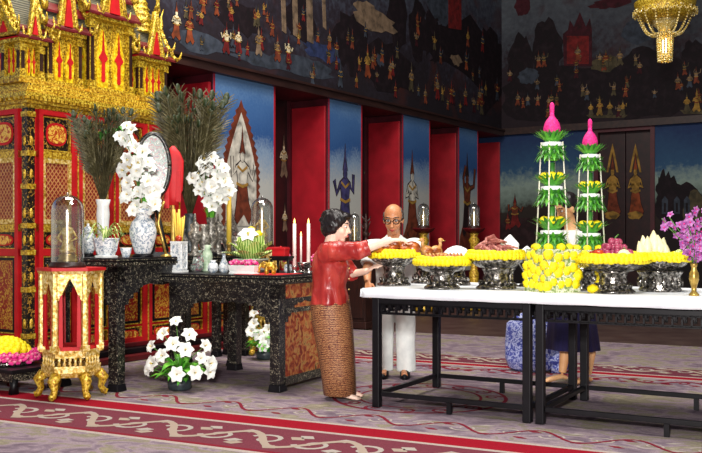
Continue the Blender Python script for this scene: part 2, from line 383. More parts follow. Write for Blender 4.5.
# carpet ------------------------------------------------------------
def carpet_mat():
    m, nt, b = new_mat('mauve_carpet_with_red_borders')
    n1 = tex(nt, 'noise', 1.6, (1, 1, 1), 0, 5, 1.5); n2 = tex(nt, 'noise', 5.5, (.6, 1, 1), 0, 6, 1.8); n3 = tex(nt, 'noise', 150, (1, 1, 1), 0, 2)
    x = math_n(nt, 'ADD', math_n(nt, 'MULTIPLY', n1, .45), math_n(nt, 'MULTIPLY', n2, .55))
    field = ramp(nt, x, [(.32, '#5a4c58'), (.44, '#7a6b76'), (.5, '#92828a'), (.56, '#7d7664'), (.68, '#a09684')])
    tc = nt.nodes.new('ShaderNodeTexCoord'); sx = nt.nodes.new('ShaderNodeSeparateXYZ'); nt.links.new(tc.outputs['Object'], sx.inputs[0])
    w = math_n(nt, 'DIVIDE', sx.outputs[1], 12.0)
    def seg(lst, base): 
        st = [(0, base)]
        for a, c, col in lst: st += [(a/12, col), (c/12, base)]
        out = []
        for p, c in st:
            if out and abs(out[-1][0]-p) < 1e-5: out[-1] = (p, c)
            else: out.append((p, c))
        return out
    red, wht, bg_ = '#8e0e22', '#a89c94', '#7a1c2c'
    bands = [(4.70, 4.75, wht), (4.75, 4.80, bg_), (4.80, 5.40, '#6e3440'), (5.40, 5.45, wht), (5.45, 5.71, red), (5.71, 5.75, wht), (8.92, 8.96, wht), (8.96, 9.14, red), (9.14, 9.18, wht), (9.18, 9.66, '#64303c')]
    col = ramp(nt, w, seg(bands, '#000000'), True)
    msk = ramp(nt, w, seg([(a, c, '#ffffff') for a, c, _ in bands], '#000000'), True)
    c = mixc(nt, msk, field, col)
    f3 = nt.nodes.new('ShaderNodeMapRange'); f3.inputs[1].default_value = .3; f3.inputs[2].default_value = .7; f3.inputs[3].default_value = .78; f3.inputs[4].default_value = 1.18; nt.links.new(n3, f3.inputs[0])
    mul = nt.nodes.new('ShaderNodeVectorMath'); mul.operation = 'SCALE'; nt.links.new(c, mul.inputs[0]); nt.links.new(f3.outputs[0], mul.inputs['Scale'])
    nt.links.new(mul.outputs[0], b.inputs['Base Color']); b.inputs['Roughness'].default_value = .9; b.inputs['Specular IOR Level'].default_value = .1
    bump(nt, b, n3, .3, .004); return m
cb = MB().bx(-7.9, 11, 1.2, 11.8, -.012, -.003, 0)
def ribbon(pts, w, m, z=-.0015):
    cb.strip([(x, y, z) for x, y in pts], w if isinstance(w, list) else [w]*len(pts), (0, 0, 1), m, 0, False)
def spiral(cx, cy, r, a0, turns, d, w, m):
    n = 16; pts = []; ws = []
    for i in range(n+1):
        t = i/n; a = a0+d*turns*2*PI*t; rr = r*(1-.8*t); pts.append((cx+rr*math.cos(a), cy+rr*math.sin(a))); ws.append(w*(1-.5*t))
    ribbon(pts, ws, m)
def scroll_band(c, amp, per, x0, x1, w, m, m2):
    n = int((x1-x0)/per*14)
    ribbon([(x0+(x1-x0)*i/n, c+amp*math.sin(2*PI*(x0+(x1-x0)*i/n)/per)) for i in range(n+1)], w, m, -.001)
    k = 0; x = x0+per/4
    while x < x1:
        s = 1 if k % 2 == 0 else -1
        spiral(x, c+s*amp*.05, amp*.75, s*PI*.9, 1.15, -s, w*.8, m2)
        for dx, dy in ((.2, -.9), (-.22, -.85), (.33, .75)):
            p = (x+dx*per*.5, c+s*dy*amp); q = (p[0]+.17*per*(1 if dx > 0 else -1), p[1]-s*.25*amp)
            ribbon([p, ((p[0]+q[0])/2, (p[1]+q[1])/2), q], [.003, w*1.9, .003], m2 if k % 2 else m)
        x += per/2; k += 1
scroll_band(5.10, .17, .72, -7, 6, .026, 1, 2)
scroll_band(6.03, .13, .62, -7, 6, .013, 3, 2)
scroll_band(8.74, .10, .62, -5, 8, .02, 3, 3)
scroll_band(9.50, .15, .72, -5, 8, .024, 1, 2)
RC, RS = math.cos(R(27)), math.sin(R(27))
def rug_xy(X, Y): return (X*RC-Y*RS, X*RS+Y*RC)
mx, my = rug_xy(.56, 7.6)
for rr, w in ((.70, .016), (.50, .012)):
    ribbon([(mx+rr*math.cos(2*PI*i/48), my+rr*math.sin(2*PI*i/48)) for i in range(49)], w, 3, -.001)
for i in range(14):
    a = 2*PI*i/14; spiral(mx+.6*math.cos(a), my+.6*math.sin(a), .075, a, 1.2, 1 if i % 2 else -1, .015, 3)
mx2, my2 = rug_xy(3.3, 6.6)
for rr, w in ((.70, .016), (.50, .012)):
    ribbon([(mx2+rr*math.cos(2*PI*i/48), my2+rr*math.sin(2*PI*i/48)) for i in range(49)], w, 3, -.001)
cp = cb.build('carpet', [carpet_mat(), plain('beige_carpet_scroll', '#a09082', .9, 0, .1), plain('grey_carpet_scroll', '#a39a92', .9, 0, .1), plain('red_carpet_scroll', '#762030', .9, 0, .1)], rz=-R(27))
tag(cp, 'mauve patterned carpet with red striped scroll borders covering the floor', 'carpet')

# left wall ---------------------------------------------------------
RD = .84
wins = [(wall_b(213)-1.55, wall_b(213)), (wall_b(275), wall_b(328)), (wall_b(362), wall_b(402)), (wall_b(430), wall_b(458)), (wall_b(478), wall_b(503))]
wins[4] = (wins[4][0], BR)
SILL = .55
wl = MB()
def wall_box(mb, x0, x1, y0, y1, z0, z1, ms): mb.bx(x0, x1, y0, y1, z0, z1, ms)
back = AL-RD-.25
# order: bottom, top, -y, +x, +y, -x
piers = [(1.0, wins[0][0])]+[(wins[i][1], wins[i+1][0]) for i in range(4)]
for p0, p1 in piers: wl.bx(back, AL, p0, p1, SILL, ZT0, [1, 1, 1, 0, 1, 1])
wl.bx(back, AL, 1.0, BR, 0, SILL, 3); wl.bx(back, AL-RD-.07, wins[4][0], BR+.3, SILL, ZT0, 1)
wl.bx(back, AL, 1.0, BR, ZT0, 10, [1, 2, 2, 2, 2, 2])
wall_left = wl.build('wall_left', [M['pier'], M['maroon'], M['upper_left'], M['maroon']], rz=-PW, kind='structure')
for i, (w0, w1) in enumerate(wins):
    mb = MB(); mb.bx(AL-RD-.06, AL-RD, w0, w1, SILL, ZT0, 0)
    mb.bx(AL-RD, AL+.0, w0, w1, SILL-.0, SILL+.05, 1)
    mb.bx(AL-RD, AL-RD+.05, w0, w0+.06, SILL+.05, ZT0, 1); mb.bx(AL-RD, AL-RD+.05, w1-.12, w1-.06, SILL+.05, ZT0, 1)
    wn = mb.build('window_%d' % (i+1), [M['door_dark'], M['maroon']], rz=-PW, kind='structure')
    s = MB(); s.bx(AL-RD+.06, AL-.03, w1-.06, w1-.012, SILL+.06, ZT0-.13, 0)
    s.build('shutter', [M['shutter']], wn, bevel=.008, label='red shutter leaf folded back in the window')
    s = MB(); s.bx(AL-RD+.06, AL-.03, w0+.012, w0+.06, SILL+.06, ZT0-.13, 0); s.build('shutter', [M['shutter']], wn, bevel=.008, label='red shutter leaf folded back in the window')
mb = MB(); mb.bx(AL, AL+.12, 1, BR-.12, ZT0, ZT1, 0); mb.bx(AL, AL+.16, 1, BR-.16, ZT1-.04, ZT1, 0)
mb.build('trim_1', [M['band']], rz=-PW, kind='structure')
mb = MB(); mb.bx(AL+.0, 4, BR-.12, BR, ZT0+.03, ZT1+.03, 0); mb.build('trim_2', [M['band']], rz=-PW, kind='structure')
# thin red edging strips on the piers
mb = MB()
for p0, p1 in piers:
    for y in (p0+.02, p1-.02): mb.bx(AL, AL+.012, y-.015, y+.015, SILL, ZT0, 0)
mb.build('trim_3', [M['shutter']], rz=-PW, kind='structure')

# right wall --------------------------------------------------------
wr = MB()
dA0, dA1 = rw(594, 200)[0], rw(655, 200)[0]
wr.bx(AL-RD-.3, dA0, BR, BR+.6, 0, ZT0+.03, 0); wr.bx(dA1, 4, BR, BR+.6, 0, ZT0+.03, 0); wr.bx(dA0, dA1, BR+.3, BR+.6, 0, ZT0+.03, 2)
wr.bx(AL, 4, BR, BR+.6, ZT0+.03, 10, 1)
wall_right = wr.build('wall_right', [M['low_right'], M['upper_right'], M['maroon']], rz=-PW, kind='structure')
d = MB(); mid = (dA0+dA1)/2
d.bx(dA0, dA0+.10, BR-.03, BR+.3, 0, ZT0-.05, 1); d.bx(dA1-.10, dA1, BR-.03, BR+.3, 0, ZT0-.05, 1); d.bx(dA0, dA1, BR-.03, BR+.3, ZT0-.05, ZT0+.03, 1)
door = d.build('door_1', [M['door_dark'], M['maroon']], rz=-PW, kind='structure')
for a0, a1 in ((dA0+.10, mid-.01), (mid+.01, dA1-.10)):
    q = MB(); q.bx(a0, a1, BR+.12, BR+.18, 0, ZT0-.05, 0); q.build('door_leaf', [M['door_dark']], door, bevel=.006)
ceil = MB().bx(-16, 16, -3, 30, 10, 10.2, 0).build('ceiling', plain('dark_red_ceiling', '#3a1412', .7), kind='structure')

# painted figures ---------------------------------------------------
def deity(mb, Mx, cx, z0, h, skin, cloth, line, arms=0, fl=1, d=.006, wx=.78):
    def pl(poly, m, lay): mb.prism([(cx+fl*x*h*wx, z0+y*h) for x, y in poly], d+.002*lay, Mx, PI_[m])
    def limb(pts, w, m, lay):
        L = [];
        for i, p in enumerate(pts):
            a = pts[max(0, i-1)]; c = pts[min(len(pts)-1, i+1)]; dx, dy = c[0]-a[0], c[1]-a[1]; k = math.hypot(dx, dy) or 1
            L.append((p[0]-dy/k*w, p[1]+dx/k*w, p[0]+dy/k*w, p[1]-dx/k*w))
        pl([(a, b) for a, b, _, _ in L]+[(c, e) for _, _, c, e in reversed(L)], m, lay)
    for g, lay in ((.014, 0), (0, 1)):
        m1 = line if g else cloth; m2 = line if g else skin
        pl([(-.10-g, -g), (-.16-g, .05), (-.12-g, .2), (-.085-g, .42), (.085+g, .42), (.13+g, .22), (.2+g, .1), (.13+g, -g), (.03, .1)], m1, lay)
        pl([(-.08-g, .40), (-.12-g, .60+g), (-.03, .655+g), (.03, .655+g), (.12+g, .60+g), (.08+g, .40)], m2, lay)
        pl([(.045*math.cos(t)*(1+g*14), .70+.055*math.sin(t)*(1+g*10)) for t in [k*PI/5 for k in range(10)]], m2, lay+1)
        pl([(-.05-g, .735), (-.03-g, .8), (-.012-g*.6, .88), (0, 1+g*2), (.012+g*.6, .88), (.03+g, .8), (.05+g, .735)], m1, lay+1)
        if arms == 0:
            limb([(-.11, .59), (-.19, .48), (-.10, .44), (.0, .52)], .022+g, m2, lay); limb([(.11, .59), (.2, .5), (.21, .66)], .022+g, m2, lay)
        elif arms == 1:
            limb([(-.11, .59), (-.2, .50), (-.21, .70)], .022+g, m2, lay); limb([(.11, .59), (.21, .48), (.27, .62)], .022+g, m2, lay)
        elif arms == 2:
            limb([(-.11, .59), (-.18, .47), (-.02, .52)], .022+g, m2, lay); limb([(.11, .59), (.18, .47), (.02, .52)], .022+g, m2, lay)
        else:
            limb([(-.10, .59), (-.13, .72), (-.05, .86)], .022+g, m2, lay); limb([(.10, .59), (.24, .62), (.28, .84)], .022+g, m2, lay)
    limb([(-.12, .42), (0, .39), (.12, .42)], .016, 'gold' if cloth != 'gold' else 'red', 3)
    limb([(-.10, .60), (0, .55), (.10, .60)], .014, 'gold' if cloth != 'gold' else 'red', 3)
ML = M_left()
fb = MB()
# pier 1: guardian in a flame-edged pointed frame
c0, zt = lw(241, 100); hw = (lw(258, 200)[0]-lw(227, 200)[0])/2; _, zb = lw(241, 226)
def mand(k, n=22, top=zt, sp=0):
    L = []; hh = top-zb
    for s in (-1, 1):
        P = []
        for i in range(n+1):
            t = i/n; w = hw*k*(1 if t < .45 else max(0, 1-((t-.45)/.55)**1.35))
            if sp and i % 2 and t < .97: w += sp
            P.append((c0+s*w, zb+hh*t))
        L += P if s > 0 else P
        if s < 0: left = P
    return L[len(left):]+left[::-1]
fb.prism(mand(1.12, 34, sp=.05), .006, ML, PI_['brown']); fb.prism(mand(.98, top=zt-.20), .009, ML, PI_['white'])
deity(fb, ML, c0+.02, lw(241, 224)[1], (lw(241, 128)[1]-lw(241, 224)[1]), 'white', 'brown', 'dark', 1, 1, .011)
for px, top, bot, sk, cl, ar, fl in ((345, 146, 238, 'violet', 'violet', 1, -1), (412, 152, 236, 'white', 'brown', 2, 1), (467, 155, 236, 'brown', 'dark', 3, 1)):
    b0, z1 = lw(px, top); z0 = lw(px, bot)[1]
    deity(fb, ML, b0, z0, z1-z0, sk, cl, 'dark', ar, fl)
    fb.prism([(b0-.42, z0-.4), (b0-.36, z0), (b0-.2, z0+.28), (b0-.02, z0+.42), (b0+.22, z0+.25), (b0+.34, z0-.02), (b0+.45, z0-.4)], .005, ML, PI_['brown'])
# guardian painted on the closed boards of the second window
MLw = M_left(AL-RD)
def bw(px, py): t = (px-CX)/F; Y = (DW+RD)/(sw-t*cw); return (Y*(t*sw+cw), H-(py-HY)*Y/F)
fb.build('painted_guardians', PTL, wall_left, label='guardian figures painted on the pale window piers')
gd = MB()
for px, t_, b_ in ((283.5, 130, 178), (284.5, 200, 232), (367, 150, 190)):
    s_, z1 = bw(px, t_); z0 = bw(px, b_)[1]; deity(gd, MLw, s_, z0, (z1-z0)*.9, 'cream', 'tan', 'dark', 2, 1)
gd.build('painted_guardians', PTL, wall_left, label='gilded guardians painted on the dark boards inside the windows')

fb = MB()
def blob(mb, Mx, conv, px, py, rx, ry, m, d=.004, n=22, jag=.2, seed=1):
    r = random.Random(seed); s, z = conv(px, py); s2, z2 = conv(px+rx, py); z3 = conv(px, py-ry)[1]; a = abs(s2-s); c = z3-z
    mb.prism([(s+a*math.cos(2*PI*i/n)*(1+r.uniform(-jag, jag)), z+c*math.sin(2*PI*i/n)*(1+r.uniform(-jag, jag))) for i in range(n)], d, Mx, PI_[m])
def poly(mb, Mx, conv, pts, m, d=.004): mb.prism([conv(*p) for p in pts], d, Mx, PI_[m])
def fig(mb, Mx, conv, px, top, bot, sk, cl, arms, fl=1, line='deep', d=.008, wx=.95):
    s, z1 = conv(px, top); z0 = conv(px, bot)[1]; deity(mb, Mx, s, z0, z1-z0, sk, cl, line, arms, fl, d, wx)
# left wall, above the band
for k, (px, py, rx, ry, m) in enumerate([(200, 42, 26, 10, 'slate'), (262, 60, 30, 8, 'slate'), (322, 52, 18, 9, 'blue'), (305, 66, 30, 9, 'slate'), (240, 18, 20, 16, 'deep'), (350, 40, 16, 30, 'deep'), (300, 20, 14, 22, 'deep'),
        (398, 20, 9, 36, 'deep'), (418, 30, 10, 30, 'deep'), (432, 34, 9, 26, 'deep'), (470, 52, 34, 30, 'deep'), (385, 66, 26, 24, 'deep'), (490, 70, 14, 40, 'deep'), (376, 20, 18, 12, 'tan'), (366, 10, 12, 8, 'tan'), (456, 60, 5, 5, 'tan'), (380, 60, 4, 6, 'slate'), (442, 8, 12, 14, 'slate')]):
    blob(fb, ML, lw, px, py, rx, ry, m, .003+.0003*k, 20, .28, k)
for x0, x1, y1 in ((281, 285, 34), (292, 297, 38), (306, 312, 44), (322, 325, 30)): poly(fb, ML, lw, [(x0, 0), (x1, 0), (x1+1, y1), (x0+1, y1-3)], 'tan', .010)
poly(fb, ML, lw, [(448, -6), (461, -6), (461, 30), (448, 28)], 'red', .011)
for k, (px, t, b, sk, cl, ar) in enumerate([(176, 2, 40, 'cream', 'orange', 2), (189, 8, 44, 'orange', 'orange', 2), (203, -8, 14, 'orange', 'orange', 1), (216, -6, 16, 'red', 'orange', 2), (226, 22, 54, 'cream', 'red', 1), (238, 24, 54, 'cream', 'red', 2),
        (247, 40, 56, 'red', 'red', 2), (258, 24, 56, 'tan', 'tan', 2), (277, 34, 62, 'tan', 'brown', 2), (288, 36, 64, 'cream', 'red', 1), (329, 28, 50, 'tan', 'orange', 2), (367, 44, 78, 'gold', 'orange', 2), (411, 62, 92, 'tan', 'olive', 2),
        (437, 72, 100, 'tan', 'red', 2), (451, 80, 104, 'orange', 'red', 1), (465, 82, 106, 'tan', 'red', 2), (479, 84, 106, 'tan', 'brown', 2), (425, 84, 104, 'tan', 'brown', 2), (340, 60, 88, 'slate', 'slate', 2), (312, 66, 86, 'tan', 'slate', 1), (395, 80, 98, 'brown', 'red', 2)]):
    fig(fb, ML, lw, px, t, b, sk, cl, ar, 1 if k % 2 else -1, d=.012)
# far left, the red patch with white clouds
poly(fb, ML, lw, [(-20, 36), (16, 34), (14, 60), (20, 84), (-20, 92)], 'red', .004)
for k, (px, py, rx, ry, m) in enumerate([(4, 44, 9, 3, 'white'), (12, 86, 8, 4, 'white'), (1, 78, 5, 3, 'white'), (4, 62, 14, 9, 'olive'), (8, 20, 20, 7, 'deep')]): blob(fb, ML, lw, px, py, rx, ry, m, .008, 16, .3, 40+k)
rp = random.Random(21)
for k in range(70):
    px = rp.uniform(178, 500); yb = 53+(px-175)*.234-6-rp.random()**1.6*70
    if yb < 4: continue
    h_ = rp.uniform(12, 24); fig(fb, ML, lw, px, yb-h_, yb, rp.choice(['tan', 'brown', 'olive', 'gold', 'slate']), rp.choice(['brown', 'red', 'plum', 'olive', 'slate', 'orange']), k % 4, 1 if k % 2 else -1, d=.010)
fb.build('painted_scenes', PTL, wall_left, label='small figures painted across the dark upper mural')

fb = MB(); MR = M_right()
for k, (px, py, rx, ry, m) in enumerate([(560, 96, 70, 28, 'deep'), (650, 88, 60, 32, 'deep'), (520, 64, 12, 30, 'deep'), (547, 50, 15, 30, 'deep'), (640, 66, 24, 18, 'deep'), (694, 60, 14, 20, 'deep'), (523, 6, 8, 10, 'plum'), (612, 3, 22, 5, 'plum'), (640, 30, 18, 14, 'slate'), (605, 64, 14, 8, 'olive'), (528, 76, 10, 8, 'slate')]):
    blob(fb, MR, rw, px, py, rx, ry, m, .003+.0004*k, 26, .16, 60+k)
poly(fb, MR, rw, [(564, 66), (563, 34), (568, 30), (570, 20), (574, 27), (580, 12), (586, 27), (590, 18), (592, 30), (592, 66)], 'plum', .010)
poly(fb, MR, rw, [(567, 64), (567, 36), (589, 36), (589, 64)], 'red', .012)
fig(fb, MR, rw, 578, 42, 62, 'tan', 'brown', 2, d=.014)
for k, (px, t, b, sk, cl, ar) in enumerate([(518, 90, 106, 'tan', 'brown', 2), (528, 92, 106, 'tan', 'slate', 2), (538, 92, 106, 'tan', 'brown', 1), (549, 94, 108, 'tan', 'brown', 2), (557, 92, 106, 'olive', 'brown', 2), (583, 82, 97, 'tan', 'olive', 3), (614, 80, 96, 'tan', 'olive', 3), (591, 100, 116, 'gold', 'olive', 2), (600, 96, 116, 'gold', 'gold', 2),
        (610, 98, 116, 'gold', 'olive', 2), (623, 98, 116, 'gold', 'olive', 1), (678, 72, 90, 'tan', 'brown', 2), (690, 70, 88, 'tan', 'slate', 2), (687, 92, 112, 'gold', 'olive', 2), (697, 88, 112, 'gold', 'gold', 2), (620, 46, 66, 'tan', 'olive', 2), (606, 48, 68, 'brown', 'olive', 2), (600, 50, 66, 'tan', 'olive', 1)]):
    fig(fb, MR, rw, px, t, b, sk, cl, ar, 1 if k % 2 else -1, d=.012)
for k in range(26):
    px = rp.uniform(508, 702); yb = rp.uniform(62, 118); fig(fb, MR, rw, px, yb-rp.uniform(10, 18), yb, rp.choice(['brown', 'olive', 'tan']), rp.choice(['plum', 'olive', 'brown', 'slate']), k % 4, 1 if k % 2 else -1, d=.010)
poly(fb, MR, rw, [(586, 115), (628, 115), (624, 118), (590, 118)], 'olive', .009); poly(fb, MR, rw, [(680, 110), (720, 110), (716, 114), (684, 114)], 'olive', .009)
# lower right wall
for k, (px, py, rx, ry, m) in enumerate([(520, 232, 22, 18, 'dark'), (560, 236, 26, 12, 'dark'), (670, 206, 14, 26, 'deep'), (690, 200, 12, 18, 'deep'), (664, 190, 8, 18, 'deep'), (697, 216, 14, 26, 'olive')]): blob(fb, MR, rw, px, py, rx, ry, m, .003+.0004*k, 24, .22, 90+k)
fig(fb, MR, rw, 515, 194, 228, 'brown', 'red', 1, d=.010); fig(fb, MR, rw, 508, 212, 230, 'brown', 'red', 2, d=.010)
for px in (674, 684, 662): poly(fb, MR, rw, [(px, 214), (px, 200), (px+3, 196), (px+6, 200), (px+6, 214)], 'slate', .010); poly(fb, MR, rw, [(px+2, 212), (px+2, 203), (px+4, 203), (px+4, 212)], 'deep', .012)
fb.build('painted_scenes', PTL, wall_right, label='dark painted landscape with a red shrine and kneeling figures')
fb = MB(); MD = M_right(BR+.12)
for px, cl in ((611, 'brown'), (634, 'orange')): fig(fb, MD, rw, px, 152, 218, 'gold', cl, 2, line='dark', d=.004, wx=.62) 
for px in (611, 634): poly(fb, MD, rw, [(px-6, 172), (px-3, 156), (px, 143), (px+3, 156), (px+6, 172), (px+4, 172), (px, 152), (px-4, 172)], 'gold', .012); blob(fb, MD, rw, px, 215, 8, 4, 'gold', .010, 16, .3, 9)
fb.build('painted_guardians', PTL, door, label='gold guardians painted on the two door leaves')

# chandelier ---------------------------------------------------------
Yc = 14.0; px_ = Yc/F
ch = thing('chandelier', 'gilded crystal chandelier hanging in the upper right corner', 'chandelier', (XA(665, Yc), Yc, ZA(62, Yc)))
def zc(py): return ZA(py, Yc)-ZA(62, Yc)
M['crystal'] = varied('warm_crystal', [(0, '#8a6a1a'), (.45, '#d9b84a'), (.7, '#fff0b0'), (1, '#fffbe6')], 'voronoi', 60, .15, .2, .8, .6, .01)
mb = MB(); mb.lathe([(.02, zc(-4)), (.36, zc(-2)), (.45, zc(2)), (.44, zc(7)), (.40, zc(10)), (.44, zc(13)), (.38, zc(17)), (.30, zc(20)), (.02, zc(21))], 36)
mb.build('crown_ring', [M['gold_mosaic']], ch)
mb = MB(); mb.lathe([(.02, zc(21)), (.20, zc(20)), (.17, zc(25)), (.10, zc(29)), (.07, zc(33)), (.02, zc(34))], 24); mb.build('centre_bowl', [M['crystal']], ch)
for i in range(14):
    a0 = 2*PI*i/14; bm_ = MB()
    for j in range(21):
        t = j/20; r = .43*(1-t)+.10*t; z = zc(10)*(1-t)+zc(33)*t-math.sin(PI*t)*.16
        bm_.ball((r*math.cos(a0), r*math.sin(a0), z), .017, 0, 6, 4)
    bm_.build('bead_swag', [M['crystal']], ch)
bm_ = MB()
for i in range(16):
    a0 = 2*PI*i/16
    for j in range(13): bm_.ball((.115*math.cos(a0)*(1-.015*j), .115*math.sin(a0)*(1-.015*j), zc(34)-j*(zc(34)-zc(61))/12), .02, 0, 6, 4)
bm_.build('crystal_tassel', [M['crystal']], ch)
mb = MB(); mb.ball((0, 0, zc(46)), (.05, .05, .12)); mb.build('lamp_bulb', [plain('lit_bulb', '#fff2d0', .4, **{'Emission Color': S('#ffe8b0'), 'Emission Strength': 9})], ch)
mb = MB(); mb.tube([(0, 0, zc(-3)), (0, 0, 10-ZA(62, Yc))], .02, 6); mb.lathe([(.02, zc(-30)), (.2, zc(-28)), (.25, zc(-24)), (.2, zc(-18)), (.02, zc(-17))], 20); mb.build('hanging_chain', [M['brass']], ch)
bm_ = MB()
for i in range(24):
    a0 = 2*PI*i/24
    for j in range(7):
        t = j/6; bm_.ball(((.46)*math.cos(a0+t*2*PI/24), .46*math.sin(a0+t*2*PI/24), zc(11)-math.sin(PI*t)*.06), .014, 0, 6, 4)
bm_.build('bead_fringe', [M['crystal']], ch)
# ---------------------------------------------------------------- gilded throne base with pavilions
KX, KY = -3.13, 9.0; TL = 2.06; TLL = 3.0; TWD = 1.75
throne = thing('throne_base', 'tall red and gold lacquered throne base with lattice and flower panels', 'throne base', (KX, KY, 0), -PW)
def spot(px, out=0):                       # distance along the throne's long face for a pixel column
    t = (px-CX)/F; return (t*KY-KX)/(sw-cw*t)
mb = MB(); mb.bx(-TWD, 0, 0, TL, 1.16, 2.58, 0); mb.bx(-TWD, 0, 0, TLL, .14, 1.16, 0); mb.build('core', [M['red']], throne)
mb = MB(); mb.bx(-TWD-.05, .26, -.26, TLL+.1, 0, .06, 0); mb.bx(-TWD-.05, .16, -.16, TLL+.06, .06, .12, 1); mb.bx(-TWD-.03, .07, -.07, TLL+.03, .12, .17, 0)
mb.build('plinth', [M['red_dark'], M['black']], throne, bevel=.01)
mb = MB()
for o, z0, z1, m in ((.03, 2.56, 2.60, 0), (.09, 2.60, 2.63, 1), (.06, 2.63, 2.66, 0), (.13, 2.66, 2.70, 0), (.09, 2.70, 2.73, 1), (.05, 2.73, 2.76, 0)):
    mb.bx(-TWD-o, o, -o, TL+o, z0, z1, m)
for i in range(46):
    y = -.1+i*(TL+.2)/45
    mb.box((.11, y, 2.645), (.04, .03, .03), 1); mb.box((.05, y, 2.58), (.03, .03, .03), 1)
for i in range(28):
    x = .1-i*(TWD+.2)/27
    mb.box((x, -.11, 2.645), (.03, .04, .03), 1)
mb.build('cornice', [M['gold_mosaic'], M['gold']], throne)
def oval(cy, cz, w, h, n=20, p=2.6):
    return [(cy+w*math.copysign(abs(math.cos(2*PI*i/n))**(2/p), math.cos(2*PI*i/n)), cz+h*math.copysign(abs(math.sin(2*PI*i/n))**(2/p), math.sin(2*PI*i/n))) for i in range(n)]
MT = Matrix(((0, 0, 1, 0), (1, 0, 0, 0), (0, 1, 0, 0), (0, 0, 0, 1)))          # long face
MF = Matrix(((1, 0, 0, 0), (0, 0, -1, 0), (0, 1, 0, 0), (0, 0, 0, 1)))         # front face
def frame(mb, Mx, x0, x1, z0, z1, w, d, m):
    for a, b, c, e in ((x0, x1, z0, z0+w), (x0, x1, z1-w, z1), (x0, x0+w, z0+w, z1-w), (x1-w, x1, z0+w, z1-w)):
        mb.prism([(a, c), (b, c), (b, e), (a, e)], d, Mx, m)
def bay(Mx, x0, x1, par, low=False):
    w = x1-x0; a, b = x0+.075, x1-.075
    mb = MB(); frame(mb, Mx, x0, x1, .17, 1.16 if low else 2.56, .05, .05, 0)
    for z in () if low else (1.16, 2.12, 1.40): mb.prism([(x0, z-.035), (x1, z-.035), (x1, z+.035), (x0, z+.035)], .045, Mx, 1 if z != 1.16 else 0)
    if not low: frame(mb, Mx, a-.036, b+.036, 1.44, 2.085, .044, .042, 2)
    for z0, z1 in ((2.16, 2.50), (1.19, 1.37), (.17, .335), (.36, 1.12))[2*low:]: frame(mb, Mx, a-.022, b+.022, z0, z1, .012, .035, 1)
    mb.build('bay_frame', [M['red'], M['gold'], M['gold_pale']], par)
    for nm, z0, z1, mt in (('lattice_panel', 1.46, 2.07, 'lattice'), ('flower_panel', .37, 1.11, 'red_floral'))[int(low):]:
        q = MB(); q.prism([(a, z0), (b, z0), (b, z1), (a, z1)], .022, Mx, 0)
        if nm == 'flower_panel': frame(q, Mx, a, b, z0, z1, .03, .03, 1)
        q.build(nm, [M[mt], M['black']], par)
    for z0, z1 in ((2.17, 2.49), (1.20, 1.36), (.18, .325))[2*low:]:
        q = MB(); q.prism([(a, z0), (b, z0), (b, z1), (a, z1)], .02, Mx, 0)
        q.prism(oval((a+b)/2, (z0+z1)/2, (b-a)*.42, (z1-z0)*.36), .03, Mx, 1); q.prism(oval((a+b)/2, (z0+z1)/2, (b-a)*.36, (z1-z0)*.28), .036, Mx, 2)
        q.build('cartouche_panel', [M['black_floral'], M['red'], M['orange_floral']], par)
cuts = [.07]+[.07+.488*k for k in range(1, 7)]
for k in range(6): bay(MT, cuts[k]+.02, cuts[k+1]-.02, throne, k > 3)
for k in range(3): bay(MF, -.075-.55*(k+1)+.02, -.075-.55*k-.02, throne)
for y in (.0,):
    q = MB(); q.box((0, 0, 1.36), (.085, .085, 2.4), 0)
    for z in (.35, 1.16, 1.42, 2.12, 2.5, .8, 1.8): q.box((0, 0, z), (.10, .10, .05), 1); q.ball((.045, .0, z+.12), (.014, .022, .05), 1, 8, 6); q.ball((0, -.045, z+.12), (.022, .014, .05), 1, 8, 6)
    q.build('corner_post', [M['black_floral'], M['gold']], throne)
for k in range(1, 7):
    q = MB(); zt_ = 2.56 if k < 5 else 1.16; q.bx(-.01, .055, cuts[k]-.022, cuts[k]+.022, .17, zt_, 0); q.bx(-.01, .065, cuts[k]-.006, cuts[k]+.006, .17, zt_, 1); q.build('post', [M['red'], M['gold']], throne)
# stepped gilded terrace on top
mb = MB(); mb.bx(-TWD-.03, .05, TL-.02, TLL+.03, 1.14, 1.20, 0); mb.bx(-TWD-.05, .08, TL, TLL+.06, 1.20, 1.23, 1); mb.build('shelf_moulding', [M['gold'], M['red']], throne)
mb = MB()
for o, z0, z1, m in ((-.0, 2.76, 2.785, 0), (-.03, 2.785, 2.815, 1), (-.06, 2.815, 2.83, 0)): mb.bx(-TWD-o, o, -o, TL+o, z0, z1, m)
mb.build('terrace', [M['gold'], M['gold_mosaic']], throne)

